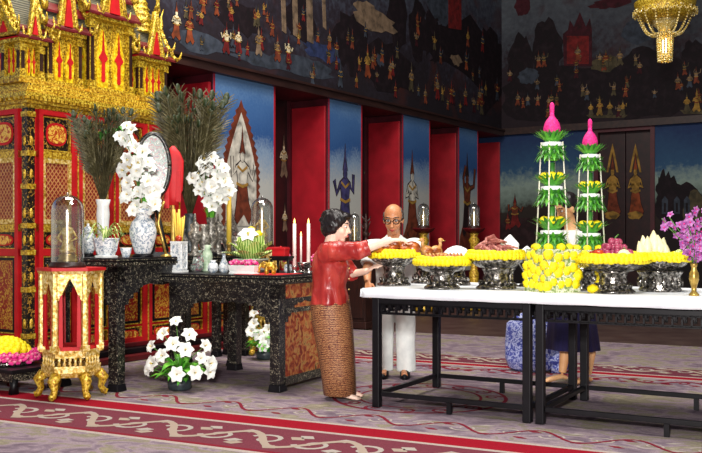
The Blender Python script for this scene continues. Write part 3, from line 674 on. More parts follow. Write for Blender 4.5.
def pavilion(name_label, loc, w, d, hb, hr, spire=0, n_arch=2, open_dark=True, tiers=3):
    p = thing('pavilion', name_label, 'pavilion', loc, -PW, 'gilded pavilions on the throne base')
    q = MB(); q.bx(-w/2-.05, w/2+.05, -d/2-.05, d/2+.05, 0, .04, 0); q.bx(-w/2-.025, w/2+.025, -d/2-.025, d/2+.025, .04, .075, 1); q.build('base', [M['gold'], M['gold_mosaic']], p)
    q = MB(); q.bx(-w/2+.05, w/2-.05, -d/2+.05, d/2-.05, .075, hb, 0); q.build('inner_wall', [M['gold_mosaic']], p)
    for sx in (-1, 1):
        for sy in (-1, 1):
            c = MB(); x, y = sx*(w/2-.02), sy*(d/2-.02)
            c.box((x, y, (hb+.075)/2+.02), (.055, .055, hb-.075), 0); c.box((x, y, .11), (.075, .075, .06), 0); c.box((x, y, hb-.05), (.08, .08, .07), 0)
            c.box((x+sx*.030, y, hb*.5), (.014, .036, hb*.74), 1); c.box((x, y+sy*.030, hb*.5), (.036, .014, hb*.74), 1); c.build('column', [M['gold_mosaic'], M['wood_dark']], p)
    def arch(Mx, cx, ww, z0, z1):
        def out(k, top):
            hh = top-z0; L = []
            for sgn in (-1, 1):
                P = []
                for i in range(11):
                    t = i/10; x = ww*k*(.72+.28*math.sin(PI*t/.9) if t < .45 else max(0, (1-((t-.45)/.55))**.75))
                    P.append((cx+sgn*x, z0+hh*t))
                L.append(P)
            return L[0]+L[1][::-1]
        a = MB(); a.prism(out(1.0, z1), .030, Mx, 0); a.prism(out(.88, z1-.10*(z1-z0)), .045, Mx, 1)
        hh = z1-z0
        a.prism([(cx, z0+hh*.08), (cx-ww*.22, z0+hh*.1), (cx-ww*.2, z0+hh*.38), (cx-ww*.62, z0+hh*.45), (cx-ww*.16, z0+hh*.55), (cx, z0+hh*.86), (cx+ww*.16, z0+hh*.55), (cx+ww*.62, z0+hh*.45), (cx+ww*.2, z0+hh*.38), (cx+ww*.22, z0+hh*.1)], .056, Mx, 2)
        a.build('arched_window', [M['gold_mosaic'], M['gold_bright'], M['red']], p)
    MXr = Matrix(((0, 0, 1, w/2-.05), (1, 0, 0, 0), (0, 1, 0, 0), (0, 0, 0, 1)))
    MXf = Matrix(((1, 0, 0, 0), (0, 0, -1, -d/2+.05), (0, 1, 0, 0), (0, 0, 0, 1)))
    for k in range(n_arch):
        s = (d-.14)/n_arch; arch(MXr, -d/2+.07+s*(k+.5), s*.46, .08, hb*.98)
    nf = max(1, round(n_arch*w/d)); s = (w-.14)/nf
    for k in range(nf): arch(MXf, -w/2+.07+s*(k+.5), s*.46, .08, hb*.98)
    q = MB(); q.bx(-w/2-.04, w/2+.04, -d/2-.04, d/2+.04, hb, hb+.035, 0); q.bx(-w/2-.02, w/2+.02, -d/2-.02, d/2+.02, hb+.035, hb+.06, 1); q.build('entablature', [M['gold_mosaic'], M['red']], p)
    # tiered gable roofs, ridge along y, with a cross gable along x
    for t in range(tiers):
        k = 1-.2*t; z0 = hb+.06+t*hr*.17; hw_ = (w/2+.07)*k; dl = (d/2+.09)*(1-.16*t); rh = hr*(.62+.1*t)
        r = MB(); g = MB()
        for sgn in (-1, 1):
            pts = []
            for i in range(6):
                u_ = i/5; pts.append((sgn*hw_*(1-u_), z0+rh*(u_**1.35)))
            for i in range(5):
                (x0, a0), (x1, a1) = pts[i], pts[i+1]
                r.add([(x0, -dl, a0), (x1, -dl, a1), (x1, dl, a1), (x0, dl, a0), (x0, -dl, a0-.025), (x1, -dl, a1-.025), (x1, dl, a1-.025), (x0, dl, a0-.025)],
                      [(0, 1, 2, 3), (7, 6, 5, 4), (0, 3, 7, 4), (1, 5, 6, 2), (0, 4, 5, 1), (3, 2, 6, 7)], 1 if i in (0,) else 0)
                for yy in (-dl, dl):
                    g.bar = None
                    g.tube([(x0, yy, a0+.012), (x1, yy, a1+.012)], .024, 5, 0)
                    if i < 4: g.ball((x1, yy, a1+.045), (.014, .014, .035), 0, 6, 4)
            g.tube([(sgn*hw_, -dl, z0), (sgn*(hw_+.05), -dl-.02, z0+.03), (sgn*(hw_+.06), -dl-.03, z0+.10)], [.022, .016, .004], 5, 0)
            g.tube([(sgn*hw_, dl, z0), (sgn*(hw_+.05), dl+.02, z0+.03), (sgn*(hw_+.06), dl+.03, z0+.10)], [.022, .016, .004], 5, 0)
        for yy in (-dl, dl):
            s_ = -1 if yy < 0 else 1
            g.tube([(0, yy, z0+rh), (0, yy+s_*.04, z0+rh+.06), (0, yy+s_*.03, z0+rh+.16), (0, yy+s_*.07, z0+rh+.26)], [.03, .022, .014, .004], 5, 0)
            g.prism([(-hw_*.9, z0), (hw_*.9, z0), (hw_*.42, z0+rh*.36), (0, z0+rh*.97), (-hw_*.42, z0+rh*.36)], .03, Matrix(((1, 0, 0, 0), (0, 0, -1, yy*.93+.015), (0, 1, 0, 0), (0, 0, 0, 1))), 0)
            g.prism([(-hw_*.3, z0+.03), (hw_*.3, z0+.03), (0, z0+rh*.5)], .05, Matrix(((1, 0, 0, 0), (0, 0, -1, yy*.93+(.025 if yy < 0 else .025)), (0, 1, 0, 0), (0, 0, 0, 1))), 1)
        r.build('roof', [M['grey_tile'], M['red_dark']], p); g.build('gilded_gable', [M['gold_mosaic'], M['red']], p)
    # side porch gable over the long face
    g = MB(); x = w/2+.05; pw = d*.30; z0 = hb+.05; rh = hr*.85
    g.prism([(-pw, z0), (pw, z0), (pw*.5, z0+rh*.35), (0, z0+rh), (-pw*.5, z0+rh*.35)], .06, Matrix(((0, 0, 1, x-.06), (1, 0, 0, 0), (0, 1, 0, 0), (0, 0, 0, 1))), 0)
    g.prism([(-pw*.4, z0+.03), (pw*.4, z0+.03), (0, z0+rh*.55)], .02, Matrix(((0, 0, 1, x), (1, 0, 0, 0), (0, 1, 0, 0), (0, 0, 0, 1))), 1)
    for sgn in (-1, 1):
        L = [(x, sgn*pw*(1-i/6)*(1+.0), z0+rh*((i/6)**1.35)) for i in range(7)]
        g.tube(L, .026, 5, 0)
        for q_ in L[1:-1]: g.ball((q_[0], q_[1], q_[2]+.045), (.014, .014, .035), 0, 6, 4)
        g.tube([L[0], (x, sgn*(pw+.05), z0+.03), (x, sgn*(pw+.06), z0+.10)], [.024, .016, .004], 5, 0)
        g.tube([(x, sgn*pw*.93, z0-.01), (0, sgn*pw*.93, z0-.01)], .012, 4, 0)
    g.tube([(x, 0, z0+rh), (x+.03, 0, z0+rh+.07), (x+.02, 0, z0+rh+.16), (x+.06, 0, z0+rh+.27)], [.03, .022, .014, .004], 5, 0)
    g.build('porch_gable', [M['gold_mosaic'], M['red']], p)
    if spire:
        q = MB(); zb_ = hb+hr*.55; pr = []
        for i in range(9):
            t = i/9; r0 = w*.40*(1-t)**1.1+.012; pr += [(r0, t*spire*.62), (r0*1.12, t*spire*.62+.012), (r0*.9, t*spire*.62+.03)]
        pr += [(.02, spire*.64), (.034, spire*.68), (.016, spire*.72), (.02, spire*.78), (.008, spire*.86), (.003, spire)]
        q.lathe(pr, 12, (0, 0, zb_)); q.build('spire', [M['gold_mosaic']], p)
    return p
cz, sz = math.cos(PW), math.sin(PW)
def onT(x, y, z): return (KX+x*cz+y*sz, KY-x*sz+y*cz, z)
TZ = 2.83
pavilion('smallest gilded pavilion at the near corner of the throne base', onT(-.30, .16, TZ), .28, .26, .40, .46, 0, 2, tiers=2)
pavilion('gilded pavilion with two red slit windows beside the smallest one', onT(-.38, .58, TZ), .42, .42, .56, 1.0, 0, 2)
pavilion('tallest gilded pavilion with flame shaped arches in the middle', onT(-.40, 1.16, TZ), .56, .58, .80, 1.25, 0, 2)
pavilion('spired gilded pavilion at the far end of the throne base', onT(-.30, 1.76, TZ), .40, .42, .46, .62, 1.0, 3, tiers=2)
pavilion('gilded pavilion behind the tallest one with flame finials', onT(-1.18, 1.0, TZ), .6, .7, 1.05, .8, .9, 2)

# ---------------------------------------------------------------- black inlaid altar tables
def fret(mb, x0, x1, z0, z1, y, m, Mx=None, step=.085, t=.012, d=.02):
    n = max(1, int((x1-x0)/step)); s = (x1-x0)/n; h = z1-z0
    def b_(a, c, e, f):
        vs = [(a, y-d/2, e), (c, y-d/2, e), (c, y+d/2, e), (a, y+d/2, e), (a, y-d/2, f), (c, y-d/2, f), (c, y+d/2, f), (a, y+d/2, f)]
        if Mx: vs = [Mx @ Vector(v) for v in vs]
        mb.add(vs, [(3, 2, 1, 0), (4, 5, 6, 7), (0, 1, 5, 4), (1, 2, 6, 5), (2, 3, 7, 6), (3, 0, 4, 7)], m)
    for i in range(n):
        a = x0+i*s
        b_(a, a+t, z0, z1); b_(a, a+s*.62, z1-t*1.6-.008, z1-.008); b_(a+s*.62-t, a+s*.62, z0+h*.35, z1-.01); b_(a+s*.30, a+s*.62, z0+h*.35, z0+h*.35+t); b_(a, a+s, z0, z0+t); b_(a, a+s, z1-t, z1); b_(a+s*.30, a+s*.30+t, z0+h*.35, z0+h*.66)
def bracket(mb, Mx, x, s, z, w, h, m):      # cloud-shaped carved corner bracket
    P = [(0, 0), (w, 0), (w, -h*.28), (w*.72, -h*.34), (w*.74, -h*.5), (w*.48, -h*.52), (w*.46, -h*.74), (w*.22, -h*.78), (w*.2, -h), (0, -h)]
    mb.prism([(x+s*a, z+b) for a, b in P], .03, Mx, m)
def altar(label, loc, rz, Lx, Ly, Z, leg=.10, carved_side=False, rows=((.0, .16),)):
    t = thing('altar_table', label, 'altar table', loc, rz)
    # local: x to the right 0..Lx, y away 0..Ly ; origin at the front left corner
    q = MB(); q.bx(-.05, Lx+.05, -.05, Ly+.05, Z-.035, Z, 0); q.bx(-.035, Lx+.035, -.035, Ly+.035, Z-.075, Z-.035, 1); q.bx(-.055, Lx+.055, -.055, Ly+.055, Z-.022, Z-.012, 2)
    q.build('table_top', [M['black'], M['pearl'], M['pearl_fine']], t, bevel=.004)
    q = MB(); n = int(Lx/.035)
    for i in range(n): q.box((-.03+i*(Lx+.06)/(n-1), -.045, Z-.048), (.018, .022, .022), 0)
    n = int(Ly/.035)
    for i in range(n): q.box((Lx+.045, -.03+i*(Ly+.06)/(n-1), Z-.048), (.022, .018, .022), 0)
    q.build('pearl_beading', [M['pearl_fine']], t)
    q = MB(); a0, a1 = Z-.20, Z-.075
    q.bx(0, Lx, 0, .035, a0, a1, 0); q.bx(0, Lx, Ly-.035, Ly, a0, a1, 0); q.bx(0, .035, 0, Ly, a0, a1, 0); q.bx(Lx-.035, Lx, 0, Ly, a0, a1, 0)
    FX = Matrix(((1, 0, 0, 0), (0, 0, -1, .02), (0, 1, 0, 0), (0, 0, 0, 1))); RX = Matrix(((0, 0, 1, Lx-.025), (1, 0, 0, 0), (0, 1, 0, 0), (0, 0, 0, 1)))
    for Mx, L in ((FX, Lx), (RX, Ly)):
        bracket(q, Mx, leg*.9, 1, a0, min(.24, L*.2), .20, 0); bracket(q, Mx, L-leg*.9, -1, a0, min(.24, L*.2), .20, 0)
        # scalloped lower edge
        q.prism([(leg, a0+.01)]+[(leg+(L-2*leg)*i/20, a0-.03-.02*abs(math.sin(i*PI/4))) for i in range(21)]+[(L-leg, a0+.01)], .026, Mx, 0)
    q.build('carved_apron', [M['pearl']], t)
    for x, y in ((0, 0), (Lx-leg, 0), (0, Ly-leg), (Lx-leg, Ly-leg)):
        q = MB(); q.bx(x, x+leg, y, y+leg, .06, Z-.075, 0); q.box((x+leg/2, y+leg/2, .03), (leg*1.25, leg*1.25, .06), 1, tp=.85); q.build('leg', [M['pearl'], M['black']], t, bevel=.006)
    return t
PA = R(27)
ca_, sa_ = math.cos(PA), math.sin(PA)
def fr(o, rz, x, y, z=0): return (o[0]+x*math.cos(rz)-y*math.sin(rz), o[1]+x*math.sin(rz)+y*math.cos(rz), z)
# high table running away beside the throne base: near right corner at A
A = Vector((-1.97, 7.82, 0)); HB = 1.13
oB = fr(A, -PA, -.72, 0); tabB = altar('high black altar table with pearl inlay beside the throne base', oB, -PA, .72, 1.86, HB)
# low table in front with a carved red side
Bx = Vector((-.60, 7.80, 0)); HA = .985
LA_, WA_ = 1.16, 1.02
oA = fr(Bx, -PA, -LA_, 0); tabA = altar('low black altar table with carved red and gold side panel', oA, -PA, LA_, WA_, HA)
q = MB(); q.bx(LA_-.05, LA_+.0, .10, WA_-.10, .12, HA-.20, 0); q.build('carved_side_panel', [M['carved_side']], tabA)
for a_ in ((.08, WA_-.02, .05, .12), (.10, WA_-.10, .66, .70)): q = MB(); q.bx(LA_-.06, LA_+.012, *a_, 0); q.build('side_rail', [M['pearl_fine']], tabA)
q = MB(); q.bx(LA_-.05, LA_+.006, .10, WA_-.10, HA-.20, HA-.08, 0); q.build('carved_side_panel', [M['carved_side']], tabA)
# third table behind
HC = 1.13
oC = fr(A, -PA, -.68, 2.30); tabC = altar('small square black stand behind the high altar table', oC, -PA, .30, .30, HC, leg=.08)
oA, oB, oC = Vector(oA), Vector(oB), Vector(oC)
def ontab(o, px, d, z):                     # point on a table top at pixel column px, d metres behind its front edge
    t = (px-CX)/F; p = fr(o, -PA, 0, d); x = (t*p[1]-p[0])/(ca_+sa_*t)
    return (p[0]+x*ca_, p[1]-x*sa_, z)

# ---------------------------------------------------------------- pedestal stands with bell jars
def stand(label, loc, k=1.0):
    t = thing('pedestal_stand', label, 'pedestal stand', loc, R(44), 'gilded pedestal stands')
    n = 6; r = .235*k; h = 1.08*k
    def hexp(mb, r0, r1, z0, z1, m): mb.lathe([(r0, z0), (r1, z1)], n, (0, 0, 0), m, ph=PI/6, smooth=False)
    q = MB(); hexp(q, r*1.12, r*1.16, h-.05*k, h-.025*k, 0); hexp(q, r*1.2, r*1.2, h-.025*k, h, 1); q.build('top_slab', [M['gold_pale'], M['red']], t)
    q = MB(); hexp(q, r*.98, r*1.0, .34*k, .40*k, 0); hexp(q, r*1.02, r*1.02, .22*k, .26*k, 0); hexp(q, r*.97, r*1.06, .18*k, .22*k, 0); q.build('gilded_platform', [M['gold_pale']], t)
    q = MB(); hexp(q, r*.9, r*.9, .40*k, .43*k, 0); q.build('red_floor', [M['red']], t)
    pts = [(r*math.cos(PI/6+i*PI/3), r*math.sin(PI/6+i*PI/3)) for i in range(n)]
    for x, y in pts:
        q = MB(); q.tube([(x, y, .38*k), (x, y, h-.05*k)], .026*k, 6, 0, smooth=False); q.tube([(x*.9, y*.9, .40*k), (x*.9, y*.9, h-.06*k)], .022*k, 6, 1, smooth=False)
        q.box((x, y, .42*k), (.06*k, .06*k, .05*k), 0, math.atan2(y, x)); q.build('post', [M['gold_pale'], M['red']], t)
    for i in range(n):
        (x0, y0), (x1, y1) = pts[i], pts[(i+1) % n]
        ang = math.atan2(y1-y0, x1-x0); L = math.hypot(x1-x0, y1-y0)
        Mx = Matrix.Translation((x0, y0, 0)) @ Matrix.Rotation(ang, 4, 'Z') @ Matrix(((1, 0, 0, 0), (0, 0, -1, .012), (0, 1, 0, 0), (0, 0, 0, 1)))
        q = MB(); zt_ = h-.05*k
        P = []
        for j in range(13):                      # spandrel with pointed opening
            s = j/12; x = L*.20+L*.60*s; z = zt_-.035*k-(.15*k)*abs(2*s-1)**1.1
            P.append((x, z))
        q.prism([(0, zt_)]+[(0, zt_-.24*k), (L*.14, zt_-.21*k)]+P[:7], .02, Mx, 0); q.prism(P[6:]+[(L*.86, zt_-.21*k), (L, zt_-.24*k), (L, zt_)], .02, Mx, 0); q.prism([(0, zt_), P[6], (L, zt_)], .02, Mx, 0)
        q.build('arched_spandrel', [M['gold_pale']], t)
        q = MB()
        for e in (.20, .80): q.prism([(L*e-.016*k, .43*k), (L*e+.016*k, .43*k), (L*e+.012*k, zt_-.17*k), (L*e-.012*k, zt_-.17*k)], .02, Mx, 0)
        q.build('red_jamb', [M['red']], t)
        q = MB(); q.prism([(0, .26*k), (L, .26*k), (L, .275*k), (0, .275*k)], .02, Mx, 0)
        for j in range(5):
            x = L*(.14+.18*j); a, b, _ = Mx @ Vector((x, 0, .01)); q.lathe([(.006*k, .27*k), (.016*k, .29*k), (.008*k, .31*k), (.015*k, .33*k), (.006*k, .345*k)], 6, (a, b, 0), 0)
        q.build('balustrade', [M['gold_pale']], t)
        x, y = pts[i]; q = MB(); q.tube([(x*.92, y*.92, .20*k), (x*1.12, y*1.12, .15*k), (x*1.02, y*1.02, .08*k), (x*1.12, y*1.12, .035*k), (x*1.25, y*1.25, .026*k)], [.05*k, .045*k, .028*k, .03*k, .026*k], 8, 0)
        q.build('foot', [M['gold']], t)
    return h
def bell_jar(label, loc, r, h, fig_label, k=1.0):
    t = thing('bell_jar', label, 'bell jar', loc, 0, 'glass bell jars')
    q = MB(); q.lathe([(r*1.12, 0), (r*1.12, .02), (r*1.02, .03), (r*1.02, .045)], 24); q.build('base', [M['wood_dark']], t)
    q = MB(); pr = [(r, .045)]+[(r, .045+(h-.045-r)*i/4) for i in range(1, 5)]+[(r*math.cos(a), h-r+r*math.sin(a)) for a in [PI/2*j/6 for j in range(1, 6)]]+[(.004, h)]
    q.lathe(pr, 24, caps=False); q.ball((0, 0, h+.008), .012); q.build('glass_dome', [M['glass']], t)
    f = thing('figurine', fig_label, 'figurine', (loc[0], loc[1], loc[2]+.045), 0)
    s = h*.72
    q = MB(); q.lathe([(.62*r, 0), (.66*r, .03*s), (.5*r, .08*s), (.56*r, .12*s), (.36*r, .17*s)], 12, (0, 0, 0), 0); q.build('pedestal', [M['brass']], f)
    q = MB(); q.lathe([(.50*r, .17*s), (.55*r, .22*s), (.36*r, .32*s), (.30*r, .45*s), (.4*r, .58*s), (.34*r, .64*s), (.12*r, .68*s)], 12, (0, 0, 0), 0, 1, .8); q.ball((0, 0, .75*s), (.2*r, .2*r, .09*s)); q.lathe([(.2*r, .79*s), (.14*r, .86*s), (.05*r, .92*s), (.01, 1.0*s)], 8)
    q.tube([(.34*r, 0, .58*s), (.6*r, -.1*r, .45*s), (.25*r, -.4*r, .38*s)], [.09*r, .08*r, .06*r], 6); q.tube([(-.34*r, 0, .58*s), (-.6*r, -.1*r, .45*s), (-.25*r, -.4*r, .38*s)], [.09*r, .08*r, .06*r], 6)
    q.build('body', [M['gold_pale']], f)
g1 = G(70, 396); hs = stand('red and gold six-sided pedestal stand at left front on the carpet', (g1[0]+.01, g1[1]+.0, 0), .98)
bell_jar('tall glass bell jar on the front pedestal stand', (g1[0]-.02, g1[1]+.0, hs), .132, .60, 'gilded figurine under the tall glass bell jar at left')
Y2 = 10.55; s2 = (XA(262, Y2), Y2, 0)
hs2 = stand('gilded pedestal stand half hidden behind the low altar table', s2, 1.11)
bell_jar('glass bell jar behind the flower dish on the low altar', (s2[0], s2[1], hs2), .125, .56, 'gilded figurine under the bell jar behind the low altar')

# low lacquer stool with garland mound at the left edge
q0 = G(10, 392); st = thing('lacquer_stool', 'low black lacquer stool at the left edge of the carpet', 'stool', (q0[0]-.1, q0[1]+.25, 0), -PW)
q = MB(); q.bx(-.45, .38, -.26, .26, .17, .205, 0); q.bx(-.42, .35, -.23, .23, .10, .17, 1); q.build('stool_top', [M['black'], M['pearl_fine']], st, bevel=.006)
for x in (-.4, .30):
    for y in (-.22, .17):
        q = MB(); q.tube([(x+.025, y+.025, .12), (x+.03, y+.02, .06), (x+.025, y+.025, 0)], [.04, .03, .045], 8); q.build('leg', [M['black']], st)
# ---------------------------------------------------------------- offering tables
PO = R(30); co, so = math.cos(PO), math.sin(PO); OT = (.155, 7.135)
def ot(x, y, z=0): return (OT[0]+x*co+y*so, OT[1]-x*so+y*co, z)
def onO(px, b, z):                          # point b metres behind the front edge of the offering tables at pixel column px
    t = (px-CX)/F; p = ot(0, b); x = (t*p[1]-p[0])/(co+so*t); return ot(x, b, z)
TOPZ = .905; ZC = .916; WT = 1.16
def offering_table(label, x0, L):
    t = thing('offering_table', label, 'table', ot(x0, 0), -PO)
    q = MB(); q.bx(-.01, L+.01, -.03, WT+.03, .865, TOPZ, 0); q.build('table_top', [M['black']], t, bevel=.005)
    q = MB()
    for y in (.012, WT-.047): q.bx(.03, L-.03, y, y+.035, .80, .865, 0)
    for x in (.012, L-.047): q.bx(x, x+.035, .03, WT-.03, .80, .865, 0)
    q.build('rail', [M['black']], t)
    q = MB(); q.bx(.07, L-.07, .02, .04, .715, .727, 0); q.bx(.07, L-.07, .02, .04, .79, .80, 0); fret(q, .07, L-.07, .72, .80, .03, 0, None, .06, .013); q.build('fretwork', [M['black']], t, label='openwork fret frieze')
    q = MB(); q.bx(.07, L-.07, WT-.04, WT-.02, .715, .727, 0); fret(q, .07, L-.07, .72, .80, WT-.03, 0); q.build('fretwork', [M['black']], t, label='openwork fret frieze')
    for xx in (.03, L-.03):
        Mx = Matrix.Translation((xx, 0, 0)) @ Matrix.Rotation(PI/2, 4, 'Z'); q = MB(); fret(q, .07, WT-.07, .72, .80, 0, 0, Mx); q.build('fretwork', [M['black']], t, label='openwork fret frieze')
    for x in (0, L-.07):
        for y in (0, WT-.07):
            q = MB(); q.bx(x+.004, x+.064, y+.004, y+.064, 0, .865, 0)
            q.build('leg', [M['black']], t, bevel=.006)
    for a in ((.07, L-.07, .02, .055), (.07, L-.07, WT-.055, WT-.02), (.02, .055, .07, WT-.07), (L-.055, L-.02, .07, WT-.07)):
        q = MB(); q.bx(*a, .085, .12, 0); q.build('stretcher', [M['black']], t, bevel=.004)
    for y in (.02, WT-.055):
        q = MB(); q.bx(L/2-.017, L/2+.017, y, y+.035, 0, .085, 0); q.build('stretcher_foot', [M['black']], t)
    return t
L1 = 1.275
offering_table('black offering table on the left whose end the woman reaches over', 0, L1)
offering_table('black offering table on the right reaching past the picture edge', L1+.025, 1.775)
q = MB(); X1 = L1+.05+1.75+.05
q.bx(-.05, X1, -.05, WT+.05, TOPZ+.001, ZC, 0)
n = 90
for fy, z0 in ((-.05, .845), (WT+.05, .85)):
    rings = []
    for i in range(n+1):
        x = -.05+(X1+.05)*i/n; w = .003*math.sin(i*.9)+.002*math.sin(i*2.3); zz = z0+.0015*math.sin(i*.55); s_ = -1 if fy < 0 else 1
        rings.append([(x, fy+s_*.001, TOPZ+.006), (x, fy+s_*(.010+w*.3), TOPZ+.004), (x, fy+s_*(.012+abs(w)), zz), (x, fy+s_*(.004+abs(w)), zz)])
    q.loft(rings, 0)
q.loft([[(-.05, y, TOPZ+.006), (-.06, y, TOPZ+.004), (-.064-.004*abs(math.sin(y*9)), y, .85), (-.056-.004*abs(math.sin(y*9)), y, .85)] for y in [-.06+(WT+.12)*i/30 for i in range(31)]], 0)
cl = q.build('tablecloth', [M['cloth_white']], loc=ot(0, 0), rz=-PO); tag(cl, 'white tablecloth laid across the two black offering tables', 'tablecloth')

# ---------------------------------------------------------------- marigold meshes
def marigold_mesh(r, name='marigold'):
    q = MB(); rr = random.Random(3)
    q.ball((0, 0, 0), (r, r, r*.72), 0, 12, 7, bump=.13, rn=rr); q.ball((0, 0, r*.25), (r*.66, r*.66, r*.6), 0, 10, 6, bump=.13, rn=rr)
    return q.mesh(name, [M['petal_yellow']])
MG = {}
def garland(mb, Rr, z, r=.026, m=0, sx=1, sy=1):
    n = int(2*PI*Rr/(r*1.30)); rr = random.Random(int(Rr*1000))
    for k, (dr, dz) in enumerate(((0, 0), (-.02, .022))):
        for i in range(n):
            a = 2*PI*(i+.5*k)/n; mb.ball(((Rr+dr)*math.cos(a)*sx, (Rr+dr)*math.sin(a)*sy, z+dz+rr.uniform(-.004, .004)), r*rr.uniform(.9, 1.1), m, 8, 5, bump=.12)
def tray(label, loc, Rr, h, wide=.135, ring=True, mat='silver', drum=False):
    t = thing('pedestal_tray', label, 'tray', loc, rnd.random()*6, 'silver pedestal trays on the white cloth')
    q = MB()
    if drum: pr = [(Rr*.70, 0), (Rr*.74, .012), (Rr*.68, .03), (Rr*.72, .06), (Rr*.70, h*.52), (Rr*.78, h*.60), (Rr*.80, h*.66)]
    else: pr = [(wide, 0), (wide*1.02, .012), (wide*.86, .03), (wide*.78, .045), (wide*.62, .07), (wide*.66, .085), (wide*.60, .10), (wide*.66, h*.62), (wide*.8, h*.70)]
    q.lathe(pr, 28, caps=True)
    for i in range(14):                       # chased lobes on the foot
        a = 2*PI*i/14; r0 = (Rr*.71 if drum else wide*.80); q.ball((r0*math.cos(a), r0*math.sin(a), .05 if not drum else h*.3), (.016, .016, .02 if not drum else h*.16), 0, 6, 4)
    q.build('foot', [M[mat]], t)
    q = MB(); q.lathe([(wide*.5, h*.66), (wide*.9, h*.70), (Rr*.9, h*.86), (Rr, h), (Rr*1.02, h+.006), (Rr*.95, h), (Rr*.8, h*.93), (.01, h*.90)], 32); q.build('dish', [M[mat]], t)
    if ring:
        q = MB(); garland(q, Rr*1.0, h+.012); q.build('marigold_garland', [M['petal_yellow']], t)
    return t
P1 = onO(394, .44, ZC); P2 = onO(442, .17, ZC); P3 = onO(496, .36, ZC); P4 = onO(613, .30, ZC); P5 = onO(660, .66, ZC); P6 = onO(457, .74, ZC); P7 = onO(424, .88, ZC)
tray('silver pedestal tray of roast meat rimmed with marigolds, under the woman\'s hand', P1, .195, .235)
tray('low silver pedestal tray rimmed with marigolds, second from the table\'s left end', P2, .20, .19)
tray('silver pedestal tray of pink meat strips rimmed with marigolds, left of the flower block', P3, .215, .235, .15)
tray('broad silver pedestal tray of grapes and apples rimmed with marigolds', P4, .235, .22, .15)
tray('silver drum-shaped bowl rimmed with marigolds below the pale mangoes', P5, .205, .225, .13, drum=True)
tray('silver pedestal tray behind carrying a heaped white cloth', P6, .16, .225, .11, ring=False)
tray('silver pedestal tray behind carrying two upright roast ducks', P7, .15, .225, .11, ring=False)
P8 = onO(581, .52, ZC)
b_ = thing('silver_bowl', 'small silver drum bowl left of the grape tray foot', 'bowl', P8, 0)
q = MB(); q.lathe([(.09, 0), (.095, .01), (.085, .03), (.10, .06), (.10, .14), (.105, .155), (.095, .155), (.085, .10), (.01, .09)], 24)
for i in range(10): q.ball((.1*math.cos(i*.628), .1*math.sin(i*.628), .09), (.016, .016, .03), 0, 6, 4)
q.build('bowl', [M['silver']], b_)
q = MB(); q.lathe([(.105, .155), (.112, .16), (.105, .168)], 24); q.build('rim', [M['silver_smooth']], b_)

# ---------------------------------------------------------------- food on the trays
def roast(label, loc, rz, k=1.0, mat='roast', grp='roast birds on the first tray'):
    t = thing('roast_bird', label, 'roast bird', loc, rz, grp)
    q = MB(); q.ball((0, 0, .045*k), (.10*k, .062*k, .05*k), 0, 14, 9); q.ball((.05*k, 0, .055*k), (.06*k, .055*k, .048*k), 0, 12, 8); q.build('body', [M[mat]], t)
    for s in (-1, 1):
        q = MB(); q.tube([(-.05*k, s*.045*k, .05*k), (-.10*k, s*.055*k, .06*k), (-.14*k, s*.045*k, .05*k), (-.165*k, s*.04*k, .055*k)], [.03*k, .026*k, .012*k, .014*k], 8); q.build('drumstick', [M[mat]], t)
        q = MB(); q.tube([(.06*k, s*.05*k, .06*k), (.0, s*.078*k, .05*k), (.05*k, s*.085*k, .04*k)], [.018*k, .015*k, .007*k], 7); q.build('wing', [M[mat]], t)
    return t
zt = P1[2]+.235
roast('roast bird nearest the woman\'s hand on the first tray', (P1[0]-.07, P1[1]-.05, zt-.005), R(20), 1.35)
roast('roast bird on the right half of the first tray', (P1[0]+.09, P1[1]+.0, zt-.005), R(-30), 1.25)
roast('roast bird at the back of the first tray', (P1[0]+.0, P1[1]+.11, zt+.02), R(100), 1.25)
zt = P2[2]+.19
for k, (dx, dy, rz, lb) in enumerate([(-.06, -.04, 15, 'glazed brown roast slab at the left of the low second tray'), (.07, -.02, -20, 'glazed brown roast slab at the right of the low second tray'), (.0, .09, 60, 'glazed brown roast slab at the back of the low second tray')]):
    t = thing('roast_slab', lb, 'roast meat', (P2[0]+dx, P2[1]+dy, zt-.004), R(rz), 'roast slabs on the low tray')
    q = MB(); q.ball((0, 0, .035), (.115, .055, .042), 0, 14, 7); q.build('slab', [M['roast']], t)
    q = MB()
    for i in range(6): q.tube([(-.07+.028*i, -.04, .058), (-.066+.028*i, 0, .078), (-.07+.028*i, .04, .058)], .009, 6)
    q.build('ribs', [M['roast_pale']], t)
zt = P3[2]+.235
sm = MB(); sm.tube([(-.11, -.02, 0), (-.05, .015, .022), (.02, -.012, .03), (.08, .02, .018), (.12, .0, 0)], [.006, .011, .012, .010, .004], 7)
sme = sm.mesh('meat_strip', [M['meat_pink']])
for i in range(24):
    o = bpy.data.objects.new('meat_strip', sme); C.objects.link(o); a = rnd.uniform(0, 2*PI); r_ = rnd.uniform(0, .10)
    o.location = (P3[0]-.02+r_*math.cos(a), P3[1]+r_*math.sin(a), zt+.004+.005*i*(1-r_*5)); o.rotation_euler = (rnd.uniform(-.2, .2), rnd.uniform(-.25, .25), rnd.uniform(0, PI)); o.scale = (1, 1, rnd.uniform(.8, 1.6))
    tag(o, 'curled pink meat strip heaped on the tray left of the marigold block', 'dried meat', 'pink meat strips')
